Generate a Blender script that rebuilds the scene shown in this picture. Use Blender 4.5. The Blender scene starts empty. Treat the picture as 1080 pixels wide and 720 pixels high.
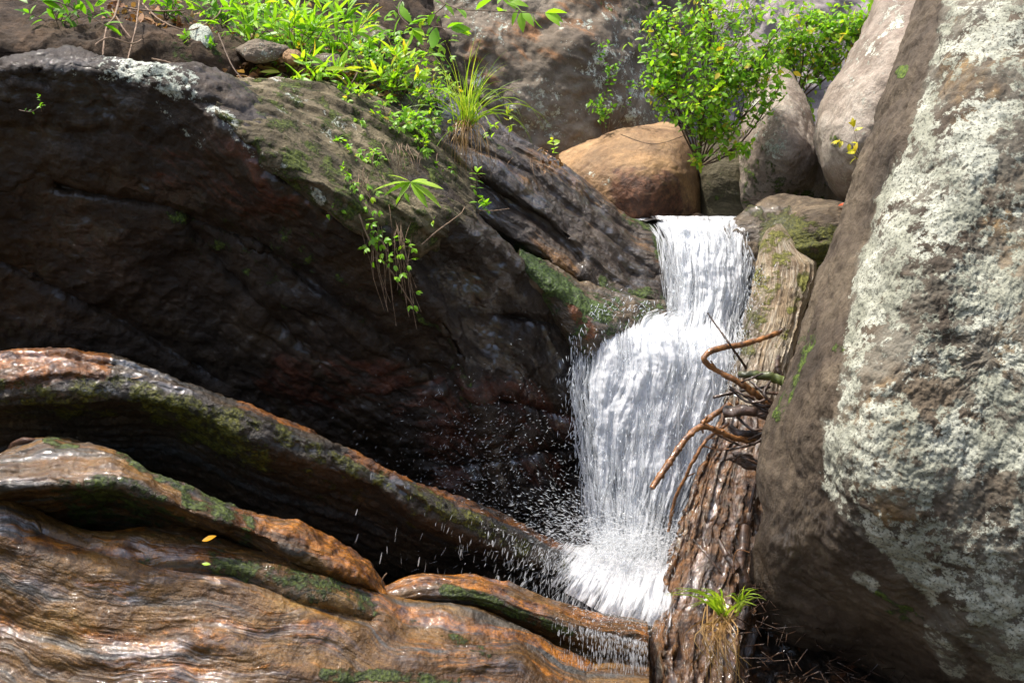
import bpy, math, random
import numpy as np
from mathutils import Vector

random.seed(7); rng = np.random.default_rng(7)
R = math.radians
scene = bpy.context.scene
COL = scene.collection

# ------------------------------------------------------------ camera, sky, sun
W, H, F = 1080.0, 720.0, 1050.0
PITCH = R(8.7)
CAM = np.array([0.0, 0.0, 1.5])
FW = np.array([0, math.cos(PITCH), -math.sin(PITCH)])
RT = np.array([1.0, 0, 0])
UP = np.array([0, math.sin(PITCH), math.cos(PITCH)])
cam_d = bpy.data.cameras.new('camera'); cam = bpy.data.objects.new('camera', cam_d); COL.objects.link(cam)
cam.location = CAM; cam.rotation_euler = (R(90) - PITCH, 0, 0)
cam_d.lens = 36 * F / W; cam_d.sensor_width = 36; cam_d.clip_start = 0.05; cam_d.clip_end = 1500
cam_d.dof.use_dof = True; cam_d.dof.focus_distance = 4.1; cam_d.dof.aperture_fstop = 7.0
scene.camera = cam

SUN = np.array([-0.34, 0.02, 0.93]); SUN /= np.linalg.norm(SUN)
world = bpy.data.worlds.new('World'); scene.world = world; world.use_nodes = True
wn = world.node_tree
bg = wn.nodes['Background']; bg.inputs['Strength'].default_value = 0.15
sky = wn.nodes.new('ShaderNodeTexSky'); sky.sky_type = 'NISHITA'; sky.sun_disc = False
sky.sun_elevation = math.asin(SUN[2]); sky.sun_rotation = math.atan2(SUN[0], SUN[1])
sky.air_density = 1.0; sky.dust_density = 4.0; sky.ozone_density = 0.4
wn.links.new(sky.outputs[0], bg.inputs[0])
sl = bpy.data.lights.new('sun', 'SUN'); sl.energy = 3.5; sl.angle = R(2.5); sl.color = (1, 0.955, 0.88)
so = bpy.data.objects.new('sun', sl); COL.objects.link(so)
so.rotation_euler = Vector(-SUN).to_track_quat('-Z', 'Y').to_euler()
vs = scene.view_settings
vs.view_transform = 'Standard'; vs.look = 'None'; vs.gamma = 1.0; vs.use_curve_mapping = False; vs.exposure = 0.95

# ------------------------------------------------------------ maths helpers
def P(x, y, d):
    x = np.asarray(x, float); y = np.asarray(y, float); d = np.asarray(d, float)
    x, y, d = np.broadcast_arrays(x, y, d)
    v = FW + ((x - W/2)/F)[..., None]*RT + ((H/2 - y)/F)[..., None]*UP
    return CAM + d[..., None]*v
def proj(V):
    q = V - CAM; d = q @ FW
    d = np.where(np.abs(d) < 1e-3, 1e-3, d)
    return W/2 + F*(q @ RT)/d, H/2 - F*(q @ UP)/d
_pr = np.random.default_rng(3)
_perm = _pr.permutation(256); _perm = np.concatenate([_perm]*3)
_grad = _pr.normal(size=(256, 3)); _grad /= np.linalg.norm(_grad, axis=1)[:, None]
def perlin(p):
    i = np.floor(p).astype(int); f = p - i; i &= 255
    u = f*f*f*(f*(f*6-15)+10)
    out = np.zeros(len(p))
    for a in (0, 1):
        wx = u[:, 0] if a else 1-u[:, 0]
        for b in (0, 1):
            wy = u[:, 1] if b else 1-u[:, 1]
            for c in (0, 1):
                wz = u[:, 2] if c else 1-u[:, 2]
                h = _perm[_perm[_perm[(i[:, 0]+a) & 255]+((i[:, 1]+b) & 255)]+((i[:, 2]+c) & 255)]
                g = _grad[h]
                out += wx*wy*wz*(g[:, 0]*(f[:, 0]-a)+g[:, 1]*(f[:, 1]-b)+g[:, 2]*(f[:, 2]-c))
    return out*1.5
def fbm(p, octv=4, gain=0.5, ridged=False):
    s = np.zeros(len(p)); a = 1.0; tot = 0
    for k in range(octv):
        n = perlin(p*(2.03**k) + k*17.3)
        s += a*((1-2*np.abs(n)) if ridged else n); tot += a; a *= gain
    return s/tot
def pchip(pts, x):
    pts = sorted(pts); xs = np.array([p[0] for p in pts], float); ys = np.array([p[1] for p in pts], float)
    x = np.clip(np.asarray(x, float), xs[0], xs[-1])
    if len(xs) == 1: return np.full_like(x, ys[0])
    h = np.diff(xs); dl = np.diff(ys)/h; m = np.zeros_like(ys); m[0] = dl[0]; m[-1] = dl[-1]
    for k in range(1, len(xs)-1):
        if dl[k-1]*dl[k] > 0:
            w1, w2 = 2*h[k]+h[k-1], h[k]+2*h[k-1]; m[k] = (w1+w2)/(w1/dl[k-1]+w2/dl[k])
    k = np.clip(np.searchsorted(xs, x, side='right')-1, 0, len(xs)-2)
    t = (x-xs[k])/h[k]
    return ((1+2*t)*(1-t)**2)*ys[k]+t*(1-t)**2*h[k]*m[k]+t*t*(3-2*t)*ys[k+1]+t*t*(t-1)*h[k]*m[k+1]
def pchip_rows(A, seg):
    """A (k, n, c): smooth interpolation over the first axis, seg samples per interval"""
    k = A.shape[0]; dl = np.diff(A, axis=0); m = np.zeros_like(A); m[0] = dl[0]; m[-1] = dl[-1]
    s = dl[:-1]*dl[1:] > 0
    with np.errstate(divide='ignore', invalid='ignore'):
        hm = 2*dl[:-1]*dl[1:]/(dl[:-1]+dl[1:])
    m[1:-1] = np.where(s, hm, 0)
    out = []
    for i in range(k-1):
        last = i == k-2
        for t in np.linspace(0, 1, seg[i]+1)[:None if last else -1]:
            out.append(((1+2*t)*(1-t)**2)*A[i]+t*(1-t)**2*m[i]+t*t*(3-2*t)*A[i+1]+t*t*(t-1)*m[i+1])
    return np.array(out)
def smooth(a, b, x): t = np.clip((x-a)/(b-a), 0, 1); return t*t*(3-2*t)
def dist_line(x, y, pts):
    D = np.full(x.shape, 1e9)
    for (ax, ay), (bx, by) in zip(pts[:-1], pts[1:]):
        dx, dy = bx-ax, by-ay; L = dx*dx+dy*dy+1e-9
        t = np.clip(((x-ax)*dx+(y-ay)*dy)/L, 0, 1)
        D = np.minimum(D, np.hypot(x-ax-t*dx, y-ay-t*dy))
    return D
def inside(x, y, pts):
    c = np.zeros(x.shape, bool)
    for (ax, ay), (bx, by) in zip(pts, pts[1:]+pts[:1]):
        if ay == by: continue
        m = ((ay > y) != (by > y)) & (x < (bx-ax)*(y-ay)/(by-ay)+ax); c ^= m
    return c
CH = {'lichen': 0, 'moss': 1, 'rust': 2, 'wet': 3}
def paint(V, spec):
    """where lichen, moss, rust stains and wetness lie on a stone"""
    x, y = proj(V); A = np.zeros((len(V), 4))
    for s in spec:
        c = CH[s[0]]
        if s[1] == 'all': v = np.full(len(V), s[2])
        elif s[1] == 'line': v = s[4]*(1-smooth(s[3]*0.5, s[3]*1.5, dist_line(x, y, s[2])))
        else:
            d = dist_line(x, y, s[2]+s[2][:1]); d = np.where(inside(x, y, s[2]), d, -d)
            v = s[4]*smooth(-s[3], s[3], d)
        if s[-1] == 'sub': A[:, c] -= v if s[1] != 'all' else 0
        else: A[:, c] = np.maximum(A[:, c], v)
    return np.clip(A, 0, 1)
def vnormals(V, Q):
    a = V[Q[:, 2]]-V[Q[:, 0]]; b = V[Q[:, 3]]-V[Q[:, 1]]; n = np.cross(a, b)
    N = np.zeros_like(V)
    for k in range(4): 
        for c in range(3): N[:, c] += np.bincount(Q[:, k], n[:, c], len(V))
    return N/(np.linalg.norm(N, axis=1)[:, None]+1e-12)

# ------------------------------------------------------------ object helpers
def link_mesh(name, V, faces, mat, parent=None, attrs=None, smooth_sh=True, origin=True):
    """faces: list of int arrays (each (n,3) or (n,4))"""
    V = np.asarray(V, float); loc = np.zeros(3)
    if origin and parent is None:
        loc = np.array([(V[:, 0].min()+V[:, 0].max())/2, (V[:, 1].min()+V[:, 1].max())/2, V[:, 2].min()])
    elif parent is not None: loc = np.array(parent.location)
    me = bpy.data.meshes.new(name)
    faces = [np.asarray(f, int) for f in faces if len(f)]
    me.vertices.add(len(V)); me.vertices.foreach_set('co', (V-loc).astype(np.float32).ravel())
    idx = np.concatenate([f.ravel() for f in faces]); tot = np.concatenate([np.full(len(f), f.shape[1]) for f in faces])
    st = np.concatenate([[0], np.cumsum(tot)[:-1]])
    me.loops.add(len(idx)); me.loops.foreach_set('vertex_index', idx.astype(np.int32))
    me.polygons.add(len(tot)); me.polygons.foreach_set('loop_start', st.astype(np.int32))
    try: me.polygons.foreach_set('loop_total', tot.astype(np.int32))
    except Exception: pass
    me.update(calc_edges=True); me.validate()
    if smooth_sh: me.polygons.foreach_set('use_smooth', np.ones(len(me.polygons), bool))
    for k, v in (attrs or {}).items():
        v = np.asarray(v, np.float32)
        if v.ndim == 1: a = me.attributes.new(k, 'FLOAT', 'POINT'); a.data.foreach_set('value', v)
        elif v.shape[1] == 3: a = me.attributes.new(k, 'FLOAT_VECTOR', 'POINT'); a.data.foreach_set('vector', v.ravel())
        else: a = me.attributes.new(k, 'FLOAT_COLOR', 'POINT'); a.data.foreach_set('color', v.ravel())
    me.materials.append(mat)
    o = bpy.data.objects.new(name, me); COL.objects.link(o)
    if parent is not None: o.parent = parent
    else: o.location = loc
    return o
def tag(o, label, cat, group=None, kind=None):
    if label: o['label'] = label
    if cat: o['category'] = cat
    if group: o['group'] = group
    if kind: o['kind'] = kind
    return o
def empty(name, loc, label, cat, group=None):
    o = bpy.data.objects.new(name, None); COL.objects.link(o); o.location = [float(v) for v in loc]; o.empty_display_size = .1
    return tag(o, label, cat, group)
def displace(V, Q, flow, spec):
    for s in spec:
        kind, sc, amp, octv, rid = s[:5]
        src = flow if kind == 'flow' else V
        if kind == 'saw':      # overlapping layers: (kind, (along, layers per metre, 0), height, warp, undercut)
            f2 = flow*np.array([sc[0], sc[0]*2.5, 0]); t = flow[:, 1]*sc[1]+fbm(f2+3.1, 4)*octv+fbm(V*7, 3)*.35
            c = np.floor(t); fr = t-c; pr = np.where(fr < .82, (fr/.82)**1.3, ((1-fr)/.18))
            am = 0.35+.9*np.clip(perlin(np.stack([c*3.71, flow[:, 0]*sc[0]*1.3, c*1.3], -1))+.35, 0, 1.4)
            V = V+vnormals(V, Q)*(pr*am*amp)[:, None]; continue
        n = fbm(src*np.array(sc)+s[5] if len(s) > 5 else src*np.array(sc), octv, 0.5, rid)
        if kind == 'flow' or kind == 'iso': V = V+vnormals(V, Q)*(n*amp)[:, None]
    return V
def outward(V, q):
    C = V[q].mean(1); n = np.cross(V[q[:, 2]]-V[q[:, 0]], V[q[:, 3]]-V[q[:, 1]])
    return (n*(C-V.mean(0))).sum() > 0
def grid_quads(nt, nx, cyc_t=False, cyc_x=False, flip=False):
    r = np.arange(nt if cyc_t else nt-1); c = np.arange(nx if cyc_x else nx-1)
    rr, cc = np.meshgrid(r, c, indexing='ij'); r2 = (rr+1) % nt; c2 = (cc+1) % nx
    q = np.stack([rr*nx+cc, r2*nx+cc, r2*nx+c2, rr*nx+c2], -1).reshape(-1, 4)
    return q[:, ::-1] if flip else q

def ledge(name, x0, x1, nx, rails, seg, mat, disp=(), paints=(), parent=None, endroll=0.0, flowwarp=0.0, closed=True, fn=None):
    """stone body lofted through rails that run along x; each rail = (y points, depth points)"""
    xs = np.linspace(x0, x1, nx)
    A = np.array([np.stack([xs, pchip(ry, xs), pchip(rd, xs)], -1) for ry, rd in rails])
    G = pchip_rows(A, seg)
    if endroll: 
        e = smooth(0, 1, np.clip(1-(xs-x0)/70, 0, 1))*0+np.clip(1-(x1-xs)/45, 0, 1)**2
        G[:, :, 2] += (e*endroll)[None]
    if fn: G = fn(G)
    V = P(G[..., 0], G[..., 1], G[..., 2]); nt = len(G)
    S = np.concatenate([[0], np.cumsum(np.linalg.norm(np.diff(V, axis=1), axis=2).mean(0))])
    T = np.concatenate([np.zeros((1, nx)), np.cumsum(np.linalg.norm(np.diff(V, axis=0), axis=2), 0)])
    Tm = T-T[nt//3:nt//3+1]
    fl = np.stack([np.broadcast_to(S, (nt, nx)), Tm, np.zeros((nt, nx))], -1).reshape(-1, 3)
    V = V.reshape(-1, 3)
    if flowwarp: fl = fl+np.array([0, 1, 0])*(fbm(V*2.2, 3)*flowwarp)[:, None]
    q = grid_quads(nt, nx, cyc_t=closed, flip=False)
    m = paint(V, paints)
    V = displace(V, q, fl, disp)
    caps = []
    if closed:
        for c, fl_ in ((0, False), (nx-1, True)):
            ring = np.arange(nt)*nx+c; cen = len(V); V = np.vstack([V, V[ring].mean(0)[None]])
            m = np.vstack([m, m[ring].mean(0)[None]]); fl = np.vstack([fl, fl[ring].mean(0)[None]])
            n2 = np.roll(ring, -1); t = np.stack([np.full(nt, cen), n2, ring], -1)
            caps.append(t[:, ::-1] if fl_ else t)
    return link_mesh(name, V, [q]+caps, mat, parent, {'masks': m, 'flow': fl})

def closed_curve(pts, n):
    p = np.array(pts, float); k = len(p); L = np.linalg.norm(np.roll(p, -1, 0)-p, axis=1); c = np.concatenate([[0], np.cumsum(L)])
    t = np.linspace(0, c[-1], n, endpoint=False); i = np.clip(np.searchsorted(c, t, side='right')-1, 0, k-1)
    u = ((t-c[i])/L[i])[:, None]
    a, b, cc, d = p[(i-1) % k], p[i], p[(i+1) % k], p[(i+2) % k]
    cr = 0.5*((2*b)+(-a+cc)*u+(2*a-5*b+4*cc-d)*u*u+(-a+3*b-3*cc+d)*u**3)
    lin = b+(cc-b)*u
    return 0.75*cr+0.25*lin
def tps(ctrl):
    c = np.array(ctrl, float); n = len(c)
    def k(r): return np.where(r > 1e-9, r*r*np.log(r+1e-12), 0)
    s = 100.0; q = c[:, :2]/s
    D = np.linalg.norm(q[:, None]-q[None], axis=2); A = np.zeros((n+3, n+3))
    A[:n, :n] = k(D)+np.eye(n)*0.02; A[:n, n] = 1; A[:n, n+1:] = q; A[n, :n] = 1; A[n+1:, :n] = q.T
    w = np.linalg.solve(A, np.concatenate([c[:, 2], [0, 0, 0]]))
    def f(x, y):
        g = np.stack([x.ravel(), y.ravel()], -1)/s; out = w[n]+g @ w[n+1:]
        for i in range(n): out = out+w[i]*k(np.linalg.norm(g-q[i], axis=1))
        return out.reshape(x.shape)
    return f
def boulder(name, outline, ctrl, roll, back, mat, nth=220, nr=60, sup=3.0, center=None, disp=(), paints=(), axis=(1, 0, 0), axis2=(0, 0, 1), parent=None, fn=None):
    """closed stone: outline on its near side, modelled depth over it, rounded rim and a full back"""
    a2 = sum(p[0]*q_[1]-q_[0]*p[1] for p, q_ in zip(outline, outline[1:]+outline[:1]))
    if a2 > 0: outline = outline[::-1]
    o = closed_curve(outline, nth); c = np.array(center if center else o.mean(0)); f = tps(ctrl)
    r1 = np.linspace(0.02, 0.86, nr); h0 = (1-0.86**sup)**(1/sup)
    hh = np.linspace(h0, 0, max(8, nr//4))[1:]; r2 = (1-hh**sup)**(1/sup)
    rr = np.concatenate([r1, r2]); X = c+rr[:, None, None]*(o-c)[None]
    cap_lim = lambda v: v
    D = cap_lim(f(X[..., 0], X[..., 1]))+roll*(1-np.clip(1-rr**sup, 0, 1)**(1/sup))[:, None]
    rb = np.linspace(1, 0.05, 16)[1:]; Xb = c+rb[:, None, None]*(o-c)[None]
    edge = D[-1][None]; dm = float(D[-1].mean())
    kb = ((1-rb**2)**0.5)[:, None]
    Db = edge*(1-kb)+dm*kb+back*kb
    G = np.concatenate([np.concatenate([X, D[..., None]], -1), np.concatenate([Xb, Db[..., None]], -1)])
    if fn: G = fn(G)
    V = P(G[..., 0], G[..., 1], G[..., 2]); nt = len(G); V = V.reshape(-1, 3)
    a = np.array(axis, float); a /= np.linalg.norm(a); b = np.array(axis2, float); b -= a*(a@b); b /= np.linalg.norm(b); cr = np.cross(a, b)
    fl = np.stack([V@a, V@b, V@cr], -1)
    q = grid_quads(nt, nth, cyc_x=True)
    m = paint(V, paints)
    V = displace(V, q, fl, disp)
    caps = []
    for row, fl_ in ((0, False), (nt-1, True)):
        ring = row*nth+np.arange(nth); cen = len(V); V = np.vstack([V, V[ring].mean(0)[None]])
        m = np.vstack([m, m[ring].mean(0)[None]]); fl = np.vstack([fl, fl[ring].mean(0)[None]])
        t = np.stack([np.full(nth, cen), ring, np.roll(ring, -1)], -1); caps.append(t[:, ::-1] if fl_ else t)
    return link_mesh(name, V, [q]+caps, mat, parent, {'masks': m, 'flow': fl})

# ------------------------------------------------------------ material helpers
class NT:
    def __init__(s, name):
        s.m = bpy.data.materials.new(name); s.m.use_nodes = True; s.t = s.m.node_tree; s.n = s.t.nodes; s.l = s.t.links
        s.n.clear(); s.out = s.n.new('ShaderNodeOutputMaterial')
    def node(s, typ, ins=None, **kw):
        n = s.n.new('ShaderNode'+typ)
        for k, v in kw.items(): setattr(n, k, v)
        for k, v in (ins or {}).items():
            if isinstance(v, bpy.types.NodeSocket): s.l.new(v, n.inputs[k])
            elif v is not None: n.inputs[k].default_value = v
        return n
    def noise(s, vec, scale=1.0, detail=6, rough=0.55, dist=0.0):
        return s.node('TexNoise', {'Vector': vec, 'Scale': scale, 'Detail': detail, 'Roughness': rough, 'Distortion': dist}).outputs[0]
    def map(s, vec, sc, loc=(0, 0, 0)):
        return s.node('Mapping', {'Vector': vec, 'Scale': sc, 'Location': loc}).outputs[0]
    def math(s, op, a, b=0.0, c=0.0, clamp=False):
        return s.node('Math', {0: a, 1: b, 2: c}, operation=op, use_clamp=clamp).outputs[0]
    def step(s, v, a, b):
        return s.node('MapRange', {'Value': v, 'From Min': a, 'From Max': b}, interpolation_type='SMOOTHSTEP').outputs[0]
    def mix(s, f, a, b, mode='MIX'):
        n = s.node('Mix', None, data_type='RGBA', blend_type=mode)
        for k, v in ((0, f), (6, a), (7, b)):
            if isinstance(v, bpy.types.NodeSocket): s.l.new(v, n.inputs[k])
            else: n.inputs[k].default_value = v if k == 0 else (*v, 1) if len(v) == 3 else v
        return n.outputs[2]
    def ramp(s, v, stops):
        n = s.node('ValToRGB', {0: v}); e = n.color_ramp.elements
        while len(e) < len(stops): e.new(0.5)
        for k, (p, c) in enumerate(stops): e[k].position = p; e[k].color = (*c, 1)
        return n.outputs[0]
    def attr(s, name, out='Color'): return s.node('Attribute', attribute_name=name).outputs[out]
    def surf(s, sh): s.l.new(sh, s.out.inputs['Surface']); return s.m

def rockmat(name, cols, scale=3.0, strata=(1.2, 22), st_amt=0.5, speck=0.35, rough=0.8, bump=0.5, st_bump=0.5,
            lich=((.42, .46, .38), (.60, .62, .52)), moss=((.035, .06, .008), (.13, .19, .02)), rust=((.16, .045, .012), (.36, .14, .035)),
            pale=(.45, .40, .36), lich_sc=9.0, wetdark=0.6, sheen_band=None, film=None):
    t = NT(name); ob = t.node('TexCoord').outputs['Object']; fl = t.attr('flow', 'Vector')
    ma = t.node('Attribute', attribute_name='masks'); sep = t.node('SeparateColor', {0: ma.outputs['Color']})
    mL, mM, mR, mW = sep.outputs[0], sep.outputs[1], sep.outputs[2], ma.outputs['Alpha']
    n1 = t.noise(ob, scale, 9, 0.62, 0.3)
    base = t.ramp(n1, [(0.30, cols[0]), (0.48, cols[1]), (0.60, cols[2]), (0.75, cols[3])])
    warp = t.noise(ob, 4.0, 4)
    flw = t.node('VectorMath', {0: fl, 1: t.node('CombineXYZ', {1: t.math('MULTIPLY', warp, 0.10)}).outputs[0]}, operation='ADD').outputs[0]
    n2 = t.noise(t.map(flw, (strata[0], strata[1], strata[1])), 1.0, 8, 0.6)
    n2b = t.noise(t.map(flw, (strata[0]*3.5, strata[1]*4.0, strata[1]*4)), 1.0, 6, 0.6)
    sfac = t.step(n2, 0.40, 0.62)
    base = t.mix(t.math('MULTIPLY', sfac, st_amt), base, t.mix(t.step(n2b, .35, .65), cols[0], cols[3]))
    if sheen_band:  # grey bands: algae grey plus wet sheen painted into the stone colour
        nb = t.noise(t.map(flw, (0.7, 11, 11)), 1.0, 7, 0.62)
        base = t.mix(t.math('MULTIPLY', t.step(nb, .50, .60), .8), base, sheen_band)
        base = t.mix(t.math('MULTIPLY', t.step(n2b, .40, .28), .6), base, tuple(v*.5 for v in cols[0]))
    n3 = t.noise(ob, 70, 5, 0.7); n3c = t.noise(ob, 22, 6, 0.7)
    sp = t.math('ADD', t.math('MULTIPLY', n3, speck*2), 1-speck)
    sp2 = t.math('ADD', t.math('MULTIPLY', n3c, speck*2), 1-speck)
    n7 = t.noise(ob, 230, 3, 0.75); sp3 = t.math('ADD', t.math('MULTIPLY', n7, speck*2.6), 1-speck*1.3)
    nst = t.noise(t.map(flw, (strata[0]*7, strata[1]*11, strata[1]*11)), 1.0, 5, 0.65); sp4 = t.math('ADD', t.math('MULTIPLY', nst, st_amt*1.8), 1-st_amt*.9)
    spm = t.math('MULTIPLY', t.math('MULTIPLY', sp, sp2), t.math('MULTIPLY', sp3, sp4))
    # rust stain
    n4 = t.noise(t.map(flw, (strata[0]*1.5, strata[1]*0.6, strata[1]*.6)), 1.0, 7, 0.6)
    rcol = t.mix(t.step(n3c, .35, .65), rust[0], rust[1])
    rf = t.step(t.math('ADD', mR, t.math('ADD', t.math('MULTIPLY', t.math('SUBTRACT', n4, 0.5), 2.6), t.math('MULTIPLY', t.math('SUBTRACT', n2b, 0.5), 1.8))), 0.35, 0.85)
    rf = t.math('MULTIPLY', rf, t.step(mR, 0.02, 0.3))
    base = t.mix(rf, base, rcol)
    cv = t.node('CombineColor', {0: spm, 1: spm, 2: spm}).outputs[0]
    base = t.mix(1.0, base, cv, 'MULTIPLY')
    # moss
    n5 = t.noise(ob, 11, 8, 0.7); n5b = t.noise(ob, 90, 3, 0.6)
    mf = t.step(t.math('ADD', mM, t.math('MULTIPLY', t.math('SUBTRACT', n5, 0.5), 2.4)), 0.42, 0.62)
    mf = t.math('MULTIPLY', mf, t.step(mM, 0.03, 0.2))
    base = t.mix(mf, base, t.mix(t.step(n5b, .35, .7), moss[0], moss[1]))
    # lichen crusts
    n6 = t.noise(ob, lich_sc, 12, 0.68, 0.2); n6b = t.noise(ob, lich_sc*5, 6, 0.75)
    lv = t.math('ADD', t.math('MULTIPLY', n6, 0.6), t.math('MULTIPLY', n6b, 0.45))
    lf = t.step(t.math('ADD', mL, t.math('MULTIPLY', t.math('SUBTRACT', lv, 0.525), 5.0)), 0.46, 0.60)
    lf = t.math('MULTIPLY', lf, t.step(mL, 0.02, 0.15))
    lc = t.mix(t.step(t.noise(ob, 6, 3), .42, .6), lich[0], lich[1])
    lc = t.mix(t.step(t.noise(ob, 120, 2, .6), 0.50, 0.68), lc, tuple(v*.35 for v in lich[0]))
    if film: base = t.mix(t.math('MULTIPLY', t.step(mL, .15, .5), t.math('MULTIPLY', t.step(t.noise(ob, 3.3, 8, .65), .40, .62), .65)), base, film)
    base = t.mix(t.math('MULTIPLY', lf, .92), base, lc)
    dry = t.math('SUBTRACT', 1.0, t.math('MULTIPLY', mW, 1-wetdark))
    base = t.mix(1.0, base, t.node('CombineColor', {0: dry, 1: dry, 2: dry}).outputs[0], 'MULTIPLY')
    # relief
    h = t.math('ADD', t.math('MULTIPLY', n1, 0.35), t.math('ADD', t.math('MULTIPLY', n7, 0.035*bump), t.math('MULTIPLY', nst, 0.07*st_amt)))
    h = t.math('ADD', h, t.math('MULTIPLY', n3c, 0.22*bump*2)); h = t.math('ADD', h, t.math('MULTIPLY', n3, 0.05*bump*2))
    h = t.math('ADD', h, t.math('MULTIPLY', n2, 0.35*st_bump)); h = t.math('ADD', h, t.math('MULTIPLY', n2b, 0.16*st_bump))
    h = t.math('ADD', h, t.math('MULTIPLY', mf, t.math('ADD', 0.08, t.math('MULTIPLY', n5b, 0.2))))
    h = t.math('ADD', h, t.math('MULTIPLY', lf, 0.02))
    bp = t.node('Bump', {'Height': h, 'Strength': 1.0, 'Distance': 0.045})
    nf = t.noise(t.map(flw, (strata[0]*9, strata[1]*5, strata[1]*5)), 1.0, 4, 0.6)
    bp2 = t.node('Bump', {'Height': t.math('ADD', t.math('MULTIPLY', n2, .30), t.math('ADD', t.math('MULTIPLY', n2b, 0.30), t.math('ADD', t.math('MULTIPLY', nf, .30), t.math('MULTIPLY', n3, .05)))), 'Strength': 1.0, 'Distance': 0.016})
    wet = t.math('MULTIPLY', mW, t.math('SUBTRACT', 1.0, t.math('MULTIPLY', mf, 0.7)))
    pn = t.noise(t.map(flw, (1.1+strata[0]*.6, strata[1]*.55, strata[1]*.55)), 1.0, 6, 0.7)
    wet2 = t.math('MULTIPLY', wet, t.math('ADD', 0.12, t.math('MULTIPLY', t.step(pn, 0.50, 0.58), 0.88)))
    ro = t.math('SUBTRACT', rough, t.math('MULTIPLY', wet, rough-0.32))
    b = t.node('BsdfPrincipled', {'Base Color': base, 'Roughness': ro, 'Normal': bp.outputs[0], 'Specular IOR Level': 0.4,
                                  'Coat Weight': wet2, 'Coat Roughness': t.math('ADD', 0.02, t.math('MULTIPLY', n3c, 0.10)), 'Coat IOR': 2.1, 'Coat Normal': bp2.outputs[0]})
    return t.surf(b.outputs[0])

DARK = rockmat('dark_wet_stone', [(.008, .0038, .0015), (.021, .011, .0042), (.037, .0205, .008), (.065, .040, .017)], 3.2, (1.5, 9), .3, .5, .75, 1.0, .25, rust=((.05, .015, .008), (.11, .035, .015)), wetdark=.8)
SLAB = rockmat('banded_creek_stone', [(.022, .010, .003), (.085, .038, .008), (.160, .078, .016), (.26, .155, .045)], 3.5, (1.3, 18), .35, .9, .6, .7, .35, rust=((.08, .024, .003), (.32, .115, .010)), wetdark=.95,
               moss=((.018, .026, .004), (.08, .11, .012)), sheen_band=(.055, .058, .054))
RIDGE = rockmat('streaked_ridge_stone', [(.018, .011, .007), (.052, .034, .022), (.10, .07, .046), (.20, .15, .105)], 4, (1.3, 14), .45, .5, .6, .9, .45, rust=((.12, .05, .012), (.28, .14, .04)), wetdark=.7)
CLIFF = rockmat('grey_cliff_stone', [(.075, .055, .038), (.14, .108, .075), (.21, .17, .125), (.31, .27, .215)], 2.2, (1.2, 5), .25, .35, .85, .6, .3, rust=((.14, .07, .03), (.28, .14, .06)))
LILAC = rockmat('pale_lilac_stone', [(.16, .13, .12), (.26, .22, .21), (.34, .30, .29), (.42, .39, .38)], 2.5, (1, 5), .3, .3, .85, .5, .4)
ORANGE = rockmat('orange_stone', [(.09, .05, .028), (.22, .125, .055), (.33, .19, .08), (.42, .29, .16)], 2.6, (1, 4), .3, .45, .7, .7, .25, rust=((.07, .035, .022), (.16, .07, .035)))
PALE = rockmat('pale_boulder_stone', [(.13, .10, .072), (.24, .19, .15), (.35, .295, .24), (.46, .41, .35)], 2.5, (1, 5), .2, .45, .85, .8, .2)
BIG = rockmat('lichen_boulder_stone', [(.030, .021, .013), (.066, .047, .030), (.112, .084, .054), (.18, .14, .092)], 2.6, (1.5, 5), .3, .35, .8, .7, .25,
              lich=((.29, .295, .225), (.47, .475, .385)), rust=((.12, .07, .03), (.24, .155, .065)), film=(.20, .19, .15), lich_sc=5.0)
MOSSY = rockmat('mossy_stone', [(.03, .02, .012), (.08, .055, .03), (.17, .12, .07), (.30, .23, .15)], 5, (2, 25), .5, .4, .7, .7, .9, moss=((.035, .038, .005), (.12, .12, .014)))
SOIL = rockmat('forest_soil', [(.018, .011, .007), (.045, .028, .015), (.08, .048, .026), (.13, .085, .05)], 6, (6, 8), .3, .5, .95, 1.4, .3, moss=((.03, .045, .008), (.09, .13, .02)))
def woodmat(name, c, wet=0.0, gs=(3, 40)):
    return rockmat(name, c, 5, gs, .8, .4, .75 if not wet else .5, .6, 1.6, moss=((.10, .10, .015), (.28, .27, .06)), rust=((.06, .022, .006), (.34, .145, .035)), wetdark=.33)
LOGM = woodmat('weathered_log_wood', [(.16, .10, .055), (.30, .22, .13), (.46, .39, .27), (.62, .56, .44)])

def simple(name, c1, c2, scale=20, rough=0.5, coat=0.0, bump=.4):
    t = NT(name); ob = t.node('TexCoord').outputs['Object']; n = t.noise(ob, scale, 6, .65)
    b = t.node('Bump', {'Height': n, 'Strength': bump, 'Distance': .01})
    s = t.node('BsdfPrincipled', {'Base Color': t.ramp(n, [(.35, c1), (.65, c2)]), 'Roughness': rough, 'Coat Weight': coat, 'Coat Roughness': .1, 'Normal': b.outputs[0]})
    return t.surf(s.outputs[0])
def leafmat(name, stops, trans=0.45, rough=.42):
    t = NT(name); a = t.attr('tint', 'Fac'); c = t.ramp(a, stops)
    d = t.node('BsdfPrincipled', {'Base Color': c, 'Roughness': rough, 'Specular IOR Level': .45})
    tc = t.mix(1.0, c, (1.0, 1.0, .45), 'MULTIPLY')
    tr = t.node('BsdfTranslucent', {'Color': t.mix(1.0, tc, (1.5, 1.5, 1.2), 'MULTIPLY')})
    return t.surf(t.node('MixShader', {0: trans, 1: d.outputs[0], 2: tr.outputs[0]}).outputs[0])
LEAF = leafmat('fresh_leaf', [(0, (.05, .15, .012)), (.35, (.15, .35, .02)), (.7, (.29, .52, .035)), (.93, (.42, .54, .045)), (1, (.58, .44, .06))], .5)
LEAFY = leafmat('yellow_leaf', [(0, (.30, .36, .02)), (.5, (.5, .5, .03)), (1, (.65, .5, .04))])
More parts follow.
